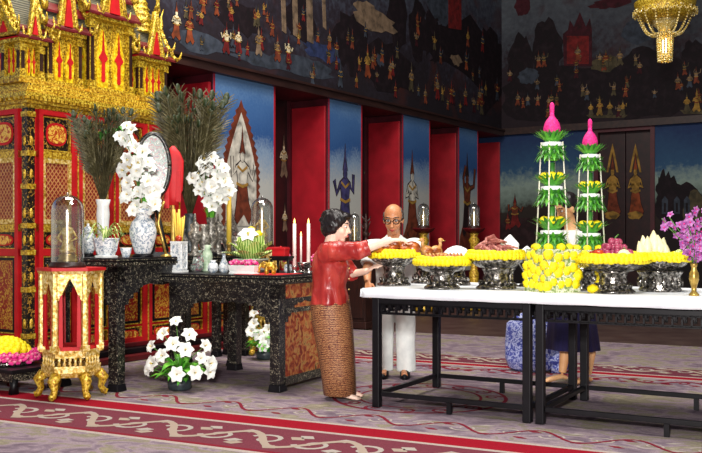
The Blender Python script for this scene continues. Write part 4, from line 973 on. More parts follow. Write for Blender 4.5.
# white heap, folded papers, ducks
q = MB(); q.loft([[(rr_*math.cos(2*PI*i/20)*(1+.14*math.sin(i*2.1+z*60)), rr_*.8*math.sin(2*PI*i/20)*(1+.12*math.sin(i*1.7+z*40)), z) for i in range(20)] for rr_, z in ((.12, 0), (.125, .02), (.10, .05), (.075, .075), (.03, .095), (.005, .10))])
o = q.build('white_cloth', [M['paper']], loc=(P6[0], P6[1], P6[2]+.222)); tag(o, 'heaped white cloth lying on a tray behind the second garlanded tray', 'cloth')
for dx, dy, rz, lb in ((-.03, -.02, 200, 'upright roast duck with its neck turned to the left'), (.055, .02, 20, 'upright roast duck with its neck turned to the right')):
    t = thing('roast_duck', lb, 'roast duck', (P7[0]+dx+.05, P7[1]+dy, P7[2]+.222), R(rz), 'upright roast ducks')
    q = MB(); q.ball((0, 0, .05), (.058, .04, .05), 0, 12, 8); q.build('body', [M['roast_pale']], t)
    q = MB(); q.tube([(.03, 0, .07), (.04, 0, .11), (.035, 0, .135)], [.02, .014, .013], 8); q.ball((.042, 0, .145), (.024, .018, .018), 0, 10, 7); q.build('neck', [M['roast_pale']], t)
    q = MB(); q.tube([(.06, 0, .143), (.085, 0, .137)], [.010, .006], 6, flat=.6); q.build('beak', [M['brass']], t)
    for s in (-1, 1):
        q = MB(); q.ball((-.01, s*.04, .05), (.04, .010, .026), 0, 10, 6); q.build('wing', [M['roast']], t)
def folded_paper(label, px, b, w, h, z, rz):
    t = onO(px, b, z); q = MB()
    P = [(-w*.5, h*.18), (-w*.5, h*.66), (-.0, h), (w*.5, h*.62), (w*.42, h*.1), (0, 0)]
    q.prism(P, .05, Matrix(((1, 0, 0, 0), (0, 0, -1, .025), (0, 1, 0, 0), (0, 0, 0, 1))))
    q.prism([(-w*.4, 0), (w*.4, 0), (w*.3, h*.2), (-w*.3, h*.2)], .10, Matrix(((1, 0, 0, 0), (0, 0, -1, .05), (0, 1, 0, 0), (0, 0, 0, 1))))
    o = q.build('folded_paper', [M['paper']], loc=t, rz=rz, bevel=.006); tag(o, label, 'paper', 'white folded papers')
for lb, px, b, w, h, z in (('tall peaked white folded paper behind the pink meat tray', 510, .70, .14, .20, 1.13), ('low white folded paper right of the tall peaked one', 527, .78, .09, .11, 1.13)):
    pb = onO(px, b, ZC); t = thing('footed_cup', 'silver footed cup under the '+('tall peaked' if h > .15 else 'low')+' white folded paper', 'cup', pb, 0)
    q = MB(); q.lathe([(.07, 0), (.07, .01), (.03, .04), (.03, .12), (.075, .19), (.085, .214), (.078, .214), (.01, .20)], 20); q.build('cup', [M['silver']], t)
    folded_paper(lb, px, b, w, h, z, R(-20))

# fruit
zt = P4[2]+.22
gm = MB().ball((0, 0, 0), .021, 0, 10, 7).mesh('grape', [M['grape']])
t = thing('grape_bunch', 'heap of dusty red grapes on the broad garlanded tray', 'grapes', (P4[0]+.02, P4[1]+.05, zt-.005), 0); t.scale = (1.2, 1.2, 1.25)
k = 0
for lay, (rad, cnt) in enumerate(((.13, 24), (.10, 18), (.065, 11), (.03, 5))):
    for i in range(cnt):
        a = 2.4*i+lay; r_ = rad*math.sqrt((i+.5)/cnt); piece('grape', gm, t, (r_*math.cos(a)*1.1, r_*math.sin(a), .024+lay*.030+rnd.uniform(-.004, .004)))
q = MB(); q.tube([(0, 0, .10), (.01, 0, .14), (.03, .01, .155)], [.005, .004, .004], 6); q.build('stalk', [M['stem']], t)
def apple(label, p, r):
    t = thing('apple', label, 'apple', p, rnd.random()*6, 'red apples on the grape tray')
    q = MB(); q.lathe([(.004, .12*r), (.4*r, .02*r), (.72*r, .2*r), (.98*r, .8*r), (.96*r, 1.15*r), (.7*r, 1.62*r), (.35*r, 1.74*r), (.004, 1.6*r)], 18); q.build('flesh', [M['apple']], t)
    q = MB(); q.tube([(0, 0, 1.6*r), (.06*r, 0, 1.95*r)], .004, 5); q.build('stalk', [M['wood_dark']], t)
a1_ = onO(598, .20, zt); apple('larger red apple at the left rim of the grape tray', a1_, .048); a2_ = onO(594, .34, zt); apple('smaller red apple behind the larger one on the grape tray', a2_, .042)
pq = onO(624, .16, zt); t = thing('pale_melon', 'round cream melon at the front of the grape tray', 'melon', pq, 0)
q = MB(); q.ball((0, 0, .045), (.045, .045, .043), 0, 18, 12); q.build('rind', [M['fruit_cream']], t); q = MB(); q.tube([(0, 0, .086), (.005, 0, .10)], .005, 6); q.build('stalk', [M['stem']], t)
zt5 = P5[2]+.235
mm = MB(); mm.lathe([(.004, 0), (.022, .008), (.032, .04), (.030, .075), (.018, .11), (.006, .135), (.001, .142)], 12, sy=.8)
mme = mm.mesh('mango', [M['fruit_cream']])
words = ['leftmost pale pointed mango standing in the drum-shaped bowl', 'tall pale mango second from the left in the bowl', 'tallest pale pointed mango in the middle of the bowl', 'pale pointed mango right of the tallest one', 'short pale mango at the right of the bowl', 'pale mango leaning at the back left of the bowl', 'pale mango leaning at the back right of the bowl']
for i, (dx, dy, k, ry) in enumerate([(-.10, -.05, .85, -.25), (-.06, -.03, 1.05, -.1), (-.015, -.01, 1.3, 0), (.03, -.03, 1.1, .12), (.07, -.05, .8, .3), (-.05, .06, 1.1, -.2), (.05, .06, 1.0, .2)]):
    o = bpy.data.objects.new('mango', mme); C.objects.link(o); o.location = (P5[0]-.035+dx, P5[1]+dy, zt5-.006); o.scale = (k*1.3, k*1.3, k*1.15); o.rotation_euler = (0, ry, i); tag(o, words[i], 'mango', 'pale mangoes in the bowl')
t = thing('green_grape_bunch', 'small bunch of green grapes at the right of the mango bowl', 'grapes', (P5[0]+.13, P5[1]-.04, zt5), 0)
gg = MB().ball((0, 0, 0), .016, 0, 8, 6).mesh('grape', [M['leaf_pale']])
for i in range(20): piece('grape', gg, t, (.045*math.sqrt(i/20)*math.cos(2.4*i), .045*math.sqrt(i/20)*math.sin(2.4*i), .02+.022*(1-i/20)*1.5))
q = MB(); q.tube([(0, 0, .05), (.01, 0, .075)], .003, 5); q.build('stalk', [M['stem']], t)

# ---------------------------------------------------------------- flower towers
def leaf_ring_mesh(name, r0, r1, n, rise, w, mats, sweep=0):
    q = MB()
    for i in range(n):
        a = 2*PI*i/n; ca, sa = math.cos(a), math.sin(a); pts = []; ws = []
        for j in range(6):
            t = j/5; r = r0+(r1-r0)*t; z = rise*(t if rise > 0 else t**1.6); pts.append((r*ca, r*sa, z+.012*(i % 2))); ws.append(w*(1-t**1.6)*1.0+.001)
        q.strip(pts, ws, (ca*.3, sa*.3, 1), i % 2, .25)
    return q.mesh(name, mats)
LR_up = leaf_ring_mesh('leaf_cup', .045, .125, 22, .075, .021, [M['leaf'], M['leaf_dark']])
LR_mid = leaf_ring_mesh('leaf_fringe', .05, .115, 22, .05, .021, [M['leaf_dark'], M['leaf']])
LR_dn = leaf_ring_mesh('leaf_skirt', .05, .135, 22, -.065, .021, [M['leaf'], M['leaf_dark']])
LR_tip = leaf_ring_mesh('leaf_spikes', .06, .18, 10, .06, .009, [M['leaf'], M['leaf_dark']])
mgs = marigold_mesh(.030); mgb = marigold_mesh(.040)
def tower(label, loc, k=1.0, base=True):
    t = thing('flower_tower', label, 'flower tower', loc, R(20), 'marigold and leaf offering towers'); bh = .31
    if base:
        q = MB(); q.box((0, 0, bh/2), (.29, .29, bh), 0, tp=.94); q.build('leaf_block', [M['filler']], t, rz=0)
        for s in range(4):
            a = s*PI/2; P = []; tries = 0
            while len(P) < 17 and tries < 900:
                tries += 1; x, z = rnd.uniform(-.128, .128), rnd.uniform(.035, .285)
                if all((x-a_)**2+(z-b_)**2 > .056**2 for a_, b_ in P): P.append((x, z))
            for x, z in P:
                d_ = .140-.03*z; piece('marigold', mgb, t, (d_*math.cos(a)-x*math.sin(a), d_*math.sin(a)+x*math.cos(a), z), (0, PI/2, a), rnd.uniform(.72, .98))
        for c_ in range(8):
            a = 2*PI*c_/8; piece('marigold', mgb, t, (.12*math.cos(a), .12*math.sin(a), bh+.012), (0, 0, a), rnd.uniform(.8, .95))
    z = bh-.02
    mods = [(1.12, .0), (1.06, .32), (.98, .64)]
    for i, (s_, dz) in enumerate(mods):
        zb = z+dz
        piece('leaf_skirt', LR_dn, t, (0, 0, zb+.075), (0, 0, i), s_); piece('leaf_skirt', LR_dn, t, (0, 0, zb+.115), (0, 0, i+.3), s_*.86); piece('leaf_cup', LR_up, t, (0, 0, zb+.02), (0, 0, i+.2), s_*.8); piece('leaf_fringe', LR_mid, t, (0, 0, zb+.075), (0, 0, i+.5), s_)
        q = MB(); q.lathe([(.055*s_, zb+.03), (.058*s_, zb+.09), (.056*s_, zb+.13), (.055*s_, zb+.20), (.02, zb+.21)], 14); q.build('core', [M['leaf_dark']], t)
        q = MB(); q.lathe([(.074*s_, zb+.128), (.076*s_, zb+.131), (.076*s_, zb+.153), (.074*s_, zb+.156)], 20); q.build('white_band', [M['paper']], t)
        piece('leaf_cup', LR_up, t, (0, 0, zb+.158), (0, 0, i*.7), s_); piece('leaf_fringe', LR_mid, t, (0, 0, zb+.185), (0, 0, i*.4), s_*.9); piece('leaf_spikes', LR_tip, t, (0, 0, zb+.17), (0, 0, i), s_*.88)
        if i < 2:
            for j in range(6): piece('marigold', mgs, t, (.058*s_*math.cos(j*PI/3+i), .058*s_*math.sin(j*PI/3+i), zb+.228), (.0, .35, j*PI/3+i), 1.25)
            q = MB(); q.lathe([(.02, zb+.20), (.022, zb+.33)], 8); q.build('core', [M['leaf_dark']], t)
    zt_ = z+.64+.20
    q = MB(); q.lathe([(.05, zt_), (.062, zt_+.03), (.063, zt_+.06), (.054, zt_+.095), (.040, zt_+.12), (.024, zt_+.14), (.016, zt_+.155), (.017, zt_+.20), (.018, zt_+.225), (.012, zt_+.243), (.002, zt_+.25)], 16); q.build('amaranth_cone', [M['petal_pink']], t)
    for j in range(4):
        a = PI/4+j*PI/2; q = MB(); q.tube([(.118*math.cos(a), .118*math.sin(a), bh-.03), (.078*math.cos(a), .078*math.sin(a), z+.80)], .0055, 6); q.build('bamboo_pole', [M['bamboo']], t)
    t.scale = (k, k, k); return t
tower('taller flower tower with a magenta tip on the front marigold block', onO(552, .24, ZC), .985)
tower('flower tower with a magenta tip standing behind the front marigold block', onO(590, .86, ZC), .945)
mo = bpy.data.objects.new('marigold', mgb); C.objects.link(mo); mo.location = onO(593, .20, ZC+.028); tag(mo, 'single yellow marigold lying on the cloth before the grape tray', 'flower')

# orchids
pv = onO(694, .22, ZC); t = thing('orchid_vase', 'slim brass vase of purple orchids at the right picture edge', 'vase of flowers', pv, 0)
q = MB(); q.lathe([(.032, 0), (.034, .01), (.016, .03), (.018, .06), (.032, .11), (.030, .15), (.016, .18), (.02, .20), (.026, .215), (.018, .214), (.012, .19)], 20); q.build('vase', [M['brass']], t)
of = MB()
for i in range(5):
    a = 2*PI*i/5; of.strip([(0, 0, 0), (.014*math.cos(a), .014*math.sin(a), .006), (.027*math.cos(a), .027*math.sin(a), .004)], [.004, .012, .003], (0, 0, 1), 0, .1)
of.ball((0, 0, .006), .006, 1, 6, 4)
ofm = of.mesh('orchid', [M['petal_purple'], M['petal_pink']])
for i in range(12):
    a = 2*PI*i/12+.3; sp = rnd.uniform(.06, .24); hh = rnd.uniform(.18, .40); q = MB()
    pts = [(0, 0, .19), (sp*.25*math.cos(a), sp*.25*math.sin(a), .19+hh*.5), (sp*math.cos(a), sp*math.sin(a), .19+hh)]
    q.tube(pts, .003, 5); q.build('stem', [M['stem']], t)
    for j in range(8):
        u_ = .25+.75*j/7; x = sp*u_**1.5; z = .19+hh*u_
        piece('orchid', ofm, t, (x*math.cos(a)+rnd.uniform(-.025, .025), x*math.sin(a)+rnd.uniform(-.025, .025), z+rnd.uniform(-.02, .02)), (R(80)+rnd.uniform(-.6, .6), 0, rnd.uniform(-.9, .9)), rnd.uniform(.8, 1.15))
# ---------------------------------------------------------------- people
def remeshed(mb, name, mat, parent, vox, smooth_it=4, noise_amp=0, nscale=8, label=None):
    me = mb.mesh(name+'_raw', [mat]); o = bpy.data.objects.new(name+'_raw', me); C.objects.link(o)
    r = o.modifiers.new('r', 'REMESH'); r.mode = 'VOXEL'; r.voxel_size = vox; r.use_smooth_shade = True
    s = o.modifiers.new('s', 'SMOOTH'); s.iterations = smooth_it; s.factor = .5
    dg = bpy.context.evaluated_depsgraph_get(); dg.update()
    m2 = bpy.data.meshes.new_from_object(o.evaluated_get(dg)); m2.name = name
    bpy.data.objects.remove(o); bpy.data.meshes.remove(me)
    if noise_amp:
        vs = m2.vertices; nrm = [v.normal.copy() for v in vs]
        for v, n in zip(vs, nrm):
            p = v.co; k = mnoise.noise(Vector((p.x*nscale, p.y*nscale, p.z*nscale*.45+p.x*nscale*.5)))
            v.co = p+n*(k*noise_amp)
    m2.materials.clear(); m2.materials.append(mat)
    m2.polygons.foreach_set('use_smooth', [True]*len(m2.polygons)); m2.update()
    ob = bpy.data.objects.new(name, m2); C.objects.link(ob); ob.parent = parent
    if label: ob['label'] = label
    return ob
def ring(cx, cy, z, rx, ry, n=24, fold=0, fn=9, ph=0):
    return [(cx+rx*math.cos(2*PI*i/n)*(1+fold*math.sin(fn*2*PI*i/n+ph)), cy+ry*math.sin(2*PI*i/n)*(1+fold*math.sin(fn*2*PI*i/n+ph)), z) for i in range(n)]
def hand(mb, wrist, direction, up, side, curl=.5, k=1.0):
    """palm, four bent fingers of different lengths and a side thumb; direction wrist->knuckles, up = back of the hand, side = towards thumb"""
    d = Vector(direction).normalized(); u = Vector(up); u = (u-d*u.dot(d)).normalized(); s = d.cross(u).normalized()
    if s.dot(Vector(side)) < 0: s = -s
    w = Vector(wrist); 
    for a in (-.026, -.009, .009, .026): mb.tube([w+s*a*.55*k, w+d*.05*k+s*a*.95*k, w+d*.088*k+s*a*k], [.014*k, .0145*k, .0115*k], 8)
    for a, L in ((.030, .066), (.010, .074), (-.011, .070), (-.031, .054)):
        b = w+d*.085*k+s*a*k; L *= k
        d1 = (d-u*curl*.4).normalized(); d2 = (d-u*curl*1.0).normalized(); d3 = (d-u*curl*1.7).normalized()
        p1 = b+d1*L*.45; p2 = p1+d2*L*.32; p3 = p2+d3*L*.27
        mb.tube([b, p1, p2, p3], [.0098*k, .009*k, .0082*k, .0066*k], 8); mb.ball(p3, .0066*k, 0, 8, 6)
    b = w+d*.025*k+s*.026*k; t1 = b+(s*.75+d*.7-u*.2).normalized()*.035*k; t2 = t1+(s*.25+d*.95-u*.35).normalized()*.028*k; t3 = t2+(d*.9-u*.5).normalized()*.02*k
    mb.tube([b-s*.012*k, t1, t2, t3], [.013*k, .0115*k, .0095*k, .007*k], 8); mb.ball(t3, .007*k, 0, 8, 6)
def foot(mb, ankle, yaw, k=1.0):
    x, y, z = ankle; c, s = math.cos(yaw), math.sin(yaw)
    def p(a, b, h): return (x+(a*c-b*s)*k, y+(a*s+b*c)*k, h*k)
    mb.tube([p(-.05, 0, .035), p(0, 0, .05), p(.07, 0, .038), p(.13, .0, .024), p(.165, 0, .018)], [.032*k, .036*k, .036*k, .036*k, .020*k], 10, flat=.62)
    for i, (b, L) in enumerate(((.03, .035), (.014, .03), (.0, .026), (-.013, .022), (-.026, .018))): mb.tube([p(.15, b, .016), p(.155+L, b, .012)], [.012*k, .009*k], 6)
def head(mb, c, rot, k=1.0):
    """skull, jaw, nose, ears looking along local +x; returns a function mapping head-local points out"""
    T = Matrix.Translation(c) @ rot.to_4x4()
    def q(x, y, z): return T @ Vector((x*k, y*k, z*k))
    R4 = rot.to_4x4()
    mb.ball(q(-.012, 0, .025), (.098*k, .076*k, .092*k), 0, 20, 14, R4)
    mb.ball(q(.022, 0, -.045), (.066*k, .058*k, .070*k), 0, 18, 12, R4)
    mb.ball(q(.055, 0, -.098), (.026*k, .030*k, .022*k), 0, 12, 8, R4)
    mb.ball(q(.045, .036, -.035), (.032*k, .026*k, .030*k), 0, 10, 8, R4); mb.ball(q(.045, -.036, -.035), (.032*k, .026*k, .030*k), 0, 10, 8, R4)
    mb.tube([q(.078, 0, .022), q(.092, 0, -.006), q(.108, 0, -.030), q(.084, 0, -.040)], [.010*k, .013*k, .017*k, .012*k], 8)
    mb.ball(q(.086, 0, -.066), (.016*k, .026*k, .012*k), 0, 10, 8, R4)
    mb.ball(q(.072, 0, .038), (.018*k, .050*k, .012*k), 0, 12, 8, R4)
    for s in (-1, 1): mb.ball(q(-.008, s*.076, -.012), (.018*k, .010*k, .033*k), 0, 10, 8, R4)
    return q, R4
def face(p, q, R4, k, brow, hair_mat):
    for s in (-1, 1):
        e = MB(); e.ball(q(.074, s*.032, .010), (.012*k, .015*k, .0095*k), 0, 10, 8, R4); e.ball(q(.082, s*.032, .009), (.0065*k, .0075*k, .008*k), 1, 8, 6, R4)
        e.build('eye', [M['eye_white'], M['eye']], p)
    for s in (-1, 1):
        b = MB(); b.tube([q(.088, s*.012, .036), q(.088, s*.032, .044), q(.070, s*.055, .036)], [.003*k, .005*k, .003*k], 6)
        b.build('eyebrow', [M[hair_mat]], p)
    m = MB(); m.tube([q(.084, -.024, -.064), q(.101, -.010, -.061), q(.102, .010, -.061), q(.084, .024, -.064)], [.002*k, .0055*k, .0055*k, .002*k], 6); m.tube([q(.084, -.02, -.067), q(.099, 0, -.071), q(.084, .02, -.067)], [.002*k, .006*k, .002*k], 6)
    m.build('lips', [M['lips']], p)

# --- woman in the red blouse -----------------------------------------
wp = G(343, 399); wo = (wp[0]-.075, wp[1]+.03, 0)
wm = thing('person', 'woman in red satin blouse and brown sarong reaching over the offering table', 'person', wo, R(-4))
b = MB(); rotw = Matrix.Rotation(R(-14), 3, 'Z') @ Matrix.Rotation(R(10), 3, 'Y')
hc = (.035, 0, 1.392); q_, R4w = head(b, hc, rotw, .98)
b.tube([(-.03, 0, 1.20), (-.02, 0, 1.28), (.0, 0, 1.36)], [.062, .053, .052], 12)
b.loft([ring(-.03, 0, .74, .11, .15), ring(-.03, 0, .90, .10, .13), ring(-.03, 0, 1.06, .115, .15), ring(-.04, 0, 1.17, .09, .17), ring(-.035, 0, 1.22, .05, .08)])
RS_, RE, RW = Vector((-.03, -.165, 1.19)), Vector((.235, -.25, 1.205)), Vector((.475, -.26, 1.288))
b.tube([RS_, RE, RW], [.050, .042, .027], 10); b.ball(RE, .041); hand(b, RW-(RW-RE).normalized()*.01, (.95, .1, .02), (-.1, -.15, 1), (0, 1, 0), .75, .95)
LS_, LE, LW = Vector((-.03, .165, 1.185)), Vector((.13, .22, 1.00)), Vector((.27, .05, 1.03))
b.tube([LS_, LE, LW], [.050, .042, .027], 10); b.ball(LE, .041); hand(b, LW, (.62, -.5, .42), (-.2, -.35, .9), (.6, .6, .2), .6, .95)
for s, x in ((-1, .04), (1, .06)):
    b.tube([(-.03, s*.075, .78), (.0, s*.07, .44), (x, s*.062, .08)], [.088, .058, .036], 10); foot(b, (x+.01, s*.06, .05), s*R(8), .92)
body = remeshed(b, 'body', M['skin_f'], wm, .0062, 3)
face(wm, q_, R4w, .98, 0, 'hair')
h = MB()
def hq(x, y, z): return q_(x, y, z)
h.ball(hq(-.036, 0, .045), (.112, .098, .098), 0, 22, 16, R4w); h.ball(hq(-.066, 0, -.02), (.078, .094, .085), 0, 18, 12, R4w)
h.ball(hq(-.03, .07, -.005), (.055, .03, .065), 0, 14, 10, R4w); h.ball(hq(-.03, -.07, -.005), (.055, .03, .065), 0, 14, 10, R4w)
h.ball(hq(.045, .02, .092), (.05, .07, .035), 0, 14, 10, R4w)
rr = random.Random(5)
for i in range(60):
    a = rr.uniform(0, 2*PI); e_ = rr.uniform(-.5, 1.2); x, y, z = -.045+.10*math.cos(a)*math.cos(e_), .09*math.sin(a)*math.cos(e_), .03+.095*math.sin(e_)
    if x > .03 and z < .085: continue
    h.ball(hq(x, y, z), (.026, .024, .024), 0, 8, 6, R4w)
remeshed(h, 'hair', M['hair'], wm, .008, 2, .006, 40, label='short black wavy hair')
bl = MB()
bl.loft([ring(-.035, 0, .765, .155, .19, 32, .035, 7), ring(-.035, 0, .83, .15, .182, 32, .025, 7), ring(-.035, 0, .90, .135, .165, 32), ring(-.03, 0, 1.0, .145, .17, 32), ring(-.025, 0, 1.08, .155, .178, 32), ring(-.035, 0, 1.16, .125, .188, 32), ring(-.04, 0, 1.215, .085, .15, 32), ring(-.03, 0, 1.25, .062, .072, 32), ring(-.025, 0, 1.272, .058, .06, 32)])
bl.tube([(-.06, -.13, 1.17), RS_, RE, RE+(RW-RE)*.28], [.085, .083, .070, .064], 16); bl.tube([(-.06, .13, 1.17), LS_, LE, LE+(LW-LE)*.10], [.085, .083, .072, .064], 16)
remeshed(bl, 'blouse', M['satin'], wm, .0085, 3, .011, 17, label='red satin blouse')
q = MB()
for i in range(5):
    z = .80+.085*i; q.ball((.125 if z < 1.0 else .127, -.03, z), (.006, .007, .007), 0, 8, 6)
q.build('buttons', [M['gold_pale']], wm)
sg = MB(); sg.loft([ring(-.035, 0, .85, .135, .16, 40), ring(-.03, 0, .74, .160, .185, 40, .006, 5), ring(-.015, 0, .60, .162, .182, 40, .010, 5), ring(.01, 0, .42, .150, .166, 40, .016, 5), ring(.03, 0, .22, .138, .150, 40, .022, 5, .3), ring(.045, 0, .035, .132, .142, 40, .028, 5, .6), ring(.045, 0, .032, .122, .132, 40, .028, 5, .6), ring(.03, 0, .2, .125, .138, 40, .02, 5, .3)], caps=False)
sg.strip([(.125, -.06, .84), (.156, -.05, .6), (.175, -.045, .3), (.183, -.04, .04)], [.03, .04, .05, .055], (1, 0, 0), 0, 0)
sg.build('sarong', [M['sarong']], wm, label='long brown woven sarong')

# --- man in the white shirt -------------------------------------------
mp = G(397, 377); mo_ = (mp[0]-.02, mp[1]+.03, 0)
mn = thing('person', 'bespectacled man in white shirt and white trousers behind the first tray', 'person', mo_, R(-96))
b = MB(); rotm = Matrix.Rotation(R(-4), 3, 'Z') @ Matrix.Rotation(R(20), 3, 'Y'); km = 1.13
q_, R4m = head(b, (.22, 0, 1.475), rotm, km)
b.tube([(.10, 0, 1.24), (.14, 0, 1.33), (.19, 0, 1.42)], [.072, .062, .060], 12)
b.loft([ring(0, 0, .80, .12, .16), ring(.02, 0, .98, .115, .15), ring(.06, 0, 1.14, .12, .17), ring(.085, 0, 1.25, .09, .17), ring(.10, 0, 1.30, .05, .08)])
RS_, RE, RW = Vector((.08, -.195, 1.225)), Vector((.19, -.245, 1.00)), Vector((.33, -.225, .90))
b.tube([RS_, RE, RW], [.054, .045, .030], 10); b.ball(RE, .044); hand(b, RW, (.55, .1, -.75), (.6, -.5, .3), (.5, .8, 0), .5, 1.02)
LS_, LE, LW = Vector((.08, .195, 1.225)), Vector((.32, .22, 1.10)), Vector((.52, .07, 1.235))
b.tube([LS_, LE, LW], [.054, .045, .030], 10); b.ball(LE, .044); hand(b, LW, (.75, -.45, .05), (.0, -.1, 1), (.5, -.8, 0), .8, 1.02)
for s in (-1, 1): b.tube([(.0, s*.09, .84), (.02, s*.09, .46), (.0, s*.092, .08)], [.09, .06, .042], 10); b.tube([(-.04, s*.092, .05), (.08, s*.095, .045), (.17, s*.10, .035)], [.036, .038, .03], 8)
remeshed(b, 'body', M['skin_m'], mn, .0064, 3)
face(mn, q_, R4m, km, 0, 'hair_grey')
h = MB()
rr = random.Random(8)
for i in range(70):
    a = rr.uniform(R(70), R(290)); e_ = rr.uniform(-.35, .55)
    h.ball(q_(-.012+.094*math.cos(a)*math.cos(e_), .077*math.sin(a)*math.cos(e_), .02+.09*math.sin(e_)), (.014, .012, .015), 0, 8, 6, R4m)
remeshed(h, 'hair', M['hair_grey'], mn, .007, 1, label='thinning grey hair around a bald crown')
g = MB()
for s in (-1, 1):
    L = [(.096, s*.033+.025*math.cos(t), .008+.019*math.sin(t)) for t in [2*PI*i/14 for i in range(15)]]
    g.tube([q_(*p) for p in L], .0034*km, 6); g.tube([q_(.092, s*.057, .012), q_(.05, s*.078, .012), q_(-.01, s*.084, .004)], .003, 6)
g.tube([q_(.098, -.009, .013), q_(.102, 0, .016), q_(.098, .009, .013)], .003, 6); g.build('spectacles', [M['wire']], mn, label='dark rimmed spectacles')
sh = MB()
sh.loft([ring(.0, 0, .74, .14, .185, 32, .02, 6), ring(.005, 0, .86, .14, .18, 32), ring(.025, 0, 1.0, .14, .178, 32), ring(.06, 0, 1.13, .145, .19, 32), ring(.08, 0, 1.22, .115, .20, 32), ring(.095, 0, 1.275, .085, .15, 32), ring(.115, 0, 1.31, .068, .08, 32), ring(.125, 0, 1.33, .066, .07, 32)])
sh.tube([(.05, -.15, 1.21), RS_, RS_+(RE-RS_)*.75], [.088, .086, .078], 16); sh.tube([(.05, .15, 1.21), LS_, LS_+(LE-LS_)*.70], [.088, .086, .078], 16)
remeshed(sh, 'shirt', M['shirt'], mn, .009, 2, .007, 14, label='short sleeved white shirt')
tr = MB()
tr.loft([ring(0, 0, .90, .132, .17, 28), ring(0, 0, .80, .14, .178, 28), ring(.0, 0, .72, .125, .17, 28)])
for s in (-1, 1): tr.loft([ring(.0, s*.090, .80, .115, .096, 24), ring(.01, s*.098, .60, .105, .094, 24), ring(.015, s*.102, .40, .098, .092, 24, .02, 4), ring(.01, s*.104, .20, .094, .090, 24, .025, 5), ring(.005, s*.106, .055, .092, .090, 24, .03, 5)])
remeshed(tr, 'trousers', M['shirt'], mn, .009, 2, .008, 9, label='white trousers')
for s in (-1, 1):
    sq = MB(); sq.loft([[(x+rx_*math.cos(t)*L_, s*.10+ry_*math.sin(t), z) for t in [2*PI*i/18 for i in range(18)] for L_ in (1,)] for x, rx_, ry_, z in ((.06, .135, .047, 0), (.06, .137, .049, .025), (.05, .12, .045, .05), (.02, .085, .040, .075), (.0, .05, .036, .09))])
    sq.build('shoe', [M['black']], mn, label='black shoe')

# --- person in the navy skirt, mostly hidden by the flower towers -------
sp_ = G(573, 384); so_ = (sp_[0]-.0, sp_[1]+.05, 0)
ps = thing('person', 'barefoot person in navy skirt standing behind the flower towers', 'person', so_, R(205)); ps.scale = (1.03, 1.03, 1.04)
b = MB(); rots = Matrix.Rotation(R(25), 3, 'Y'); q_, R4s = head(b, (.06, 0, 1.50), rots, 1.0)
b.tube([(.0, 0, 1.30), (.02, 0, 1.38), (.04, 0, 1.46)], [.062, .053, .05], 10)
b.loft([ring(0, 0, .80, .11, .15), ring(0, 0, .98, .10, .13), ring(0, 0, 1.14, .115, .15), ring(0, 0, 1.26, .09, .17), ring(0, 0, 1.32, .05, .07)])
for s in (-1, 1):
    S0, E0, W0 = Vector((0, s*.17, 1.26)), Vector((.10, s*.20, 1.05)), Vector((.30, s*.12, 1.06))
    b.tube([S0, E0, W0], [.05, .042, .028], 10); b.ball(E0, .041); hand(b, W0, (.9, -.25*s, 0), (0, 0, 1), (.3, -s, 0), .5, .95)
    x = .03 if s < 0 else -.10
    b.tube([(0, s*.08, .85), (x*.5+.02, s*.085, .46), (x-.03, s*.09, .26), (x, s*.09, .08)], [.088, .056, .050, .034], 10); foot(b, (x+.01, s*.09, .05), s*R(6), .98)
remeshed(b, 'body', M['skin_leg'], ps, .0064, 3); face(ps, q_, R4s, 1.0, 0, 'hair')
h = MB(); h.ball(q_(-.03, 0, .05), (.105, .092, .09), 0, 18, 12, R4s); h.ball(q_(-.06, 0, -.01), (.07, .085, .085), 0, 18, 12, R4s); remeshed(h, 'hair', M['hair'], ps, .009, 2, .005, 30, label='short black hair')
bl = MB(); bl.loft([ring(0, 0, .86, .14, .175, 28), ring(0, 0, 1.0, .135, .165, 28), ring(0, 0, 1.14, .145, .175, 28), ring(0, 0, 1.25, .11, .19, 28), ring(.01, 0, 1.32, .065, .08, 28)])
for s in (-1, 1): bl.tube([(0, s*.13, 1.24), (0, s*.17, 1.26), (.07, s*.19, 1.10)], [.08, .08, .07], 14)
remeshed(bl, 'blouse', M['shirt'], ps, .010, 2, .006, 14, label='white blouse')
sk = MB(); sk.loft([ring(0, 0, .95, .13, .155, 40), ring(0, 0, .80, .165, .19, 40, .015, 9), ring(0, 0, .55, .19, .215, 40, .04, 9), ring(-.01, 0, .295, .215, .245, 40, .06, 9), ring(-.01, 0, .292, .205, .235, 40, .06, 9), ring(0, 0, .5, .18, .205, 40, .04, 9)], caps=False)
sk.build('skirt', [M['navy']], ps, label='navy blue pleated skirt')

# --- blue batik sack ----------------------------------------------------
bp = G(534, 372); t = thing('cloth_sack', 'blue batik cloth sack standing on the carpet behind the table legs', 'sack', (bp[0], bp[1]+.12, 0), R(-20))
q = MB(); rr = [(.16, .12, .0), (.235, .17, .03), (.27, .19, .12), (.265, .19, .26), (.25, .175, .38), (.24, .15, .46), (.17, .10, .52), (.10, .06, .56), (.06, .045, .575), (.09, .05, .60), (.10, .03, .625)]
rings = []
for i, (rx_, ry_, z) in enumerate(rr): rings.append([(rx_*math.cos(2*PI*j/36)*(1+.04*math.sin(5*2*PI*j/36+z*6)), ry_*math.sin(2*PI*j/36)*(1+.05*math.sin(7*2*PI*j/36+z*9)), z) for j in range(36)])
q.loft(rings); q.build('sack_body', [M['batik_blue']], t); q = MB(); q.lathe([(.066, .562), (.074, .572), (.066, .582)], 18, sy=.8); q.build('tie', [M['navy']], t)
q = MB(); q.tube([(.18, -.10, .10), (.30, -.05, .14), (.36, -.02, .10), (.30, -.06, .04), (.20, -.10, .04)], [.05, .06, .06, .06, .05], 12); q.build('loose_fold', [M['batik_blue']], t)
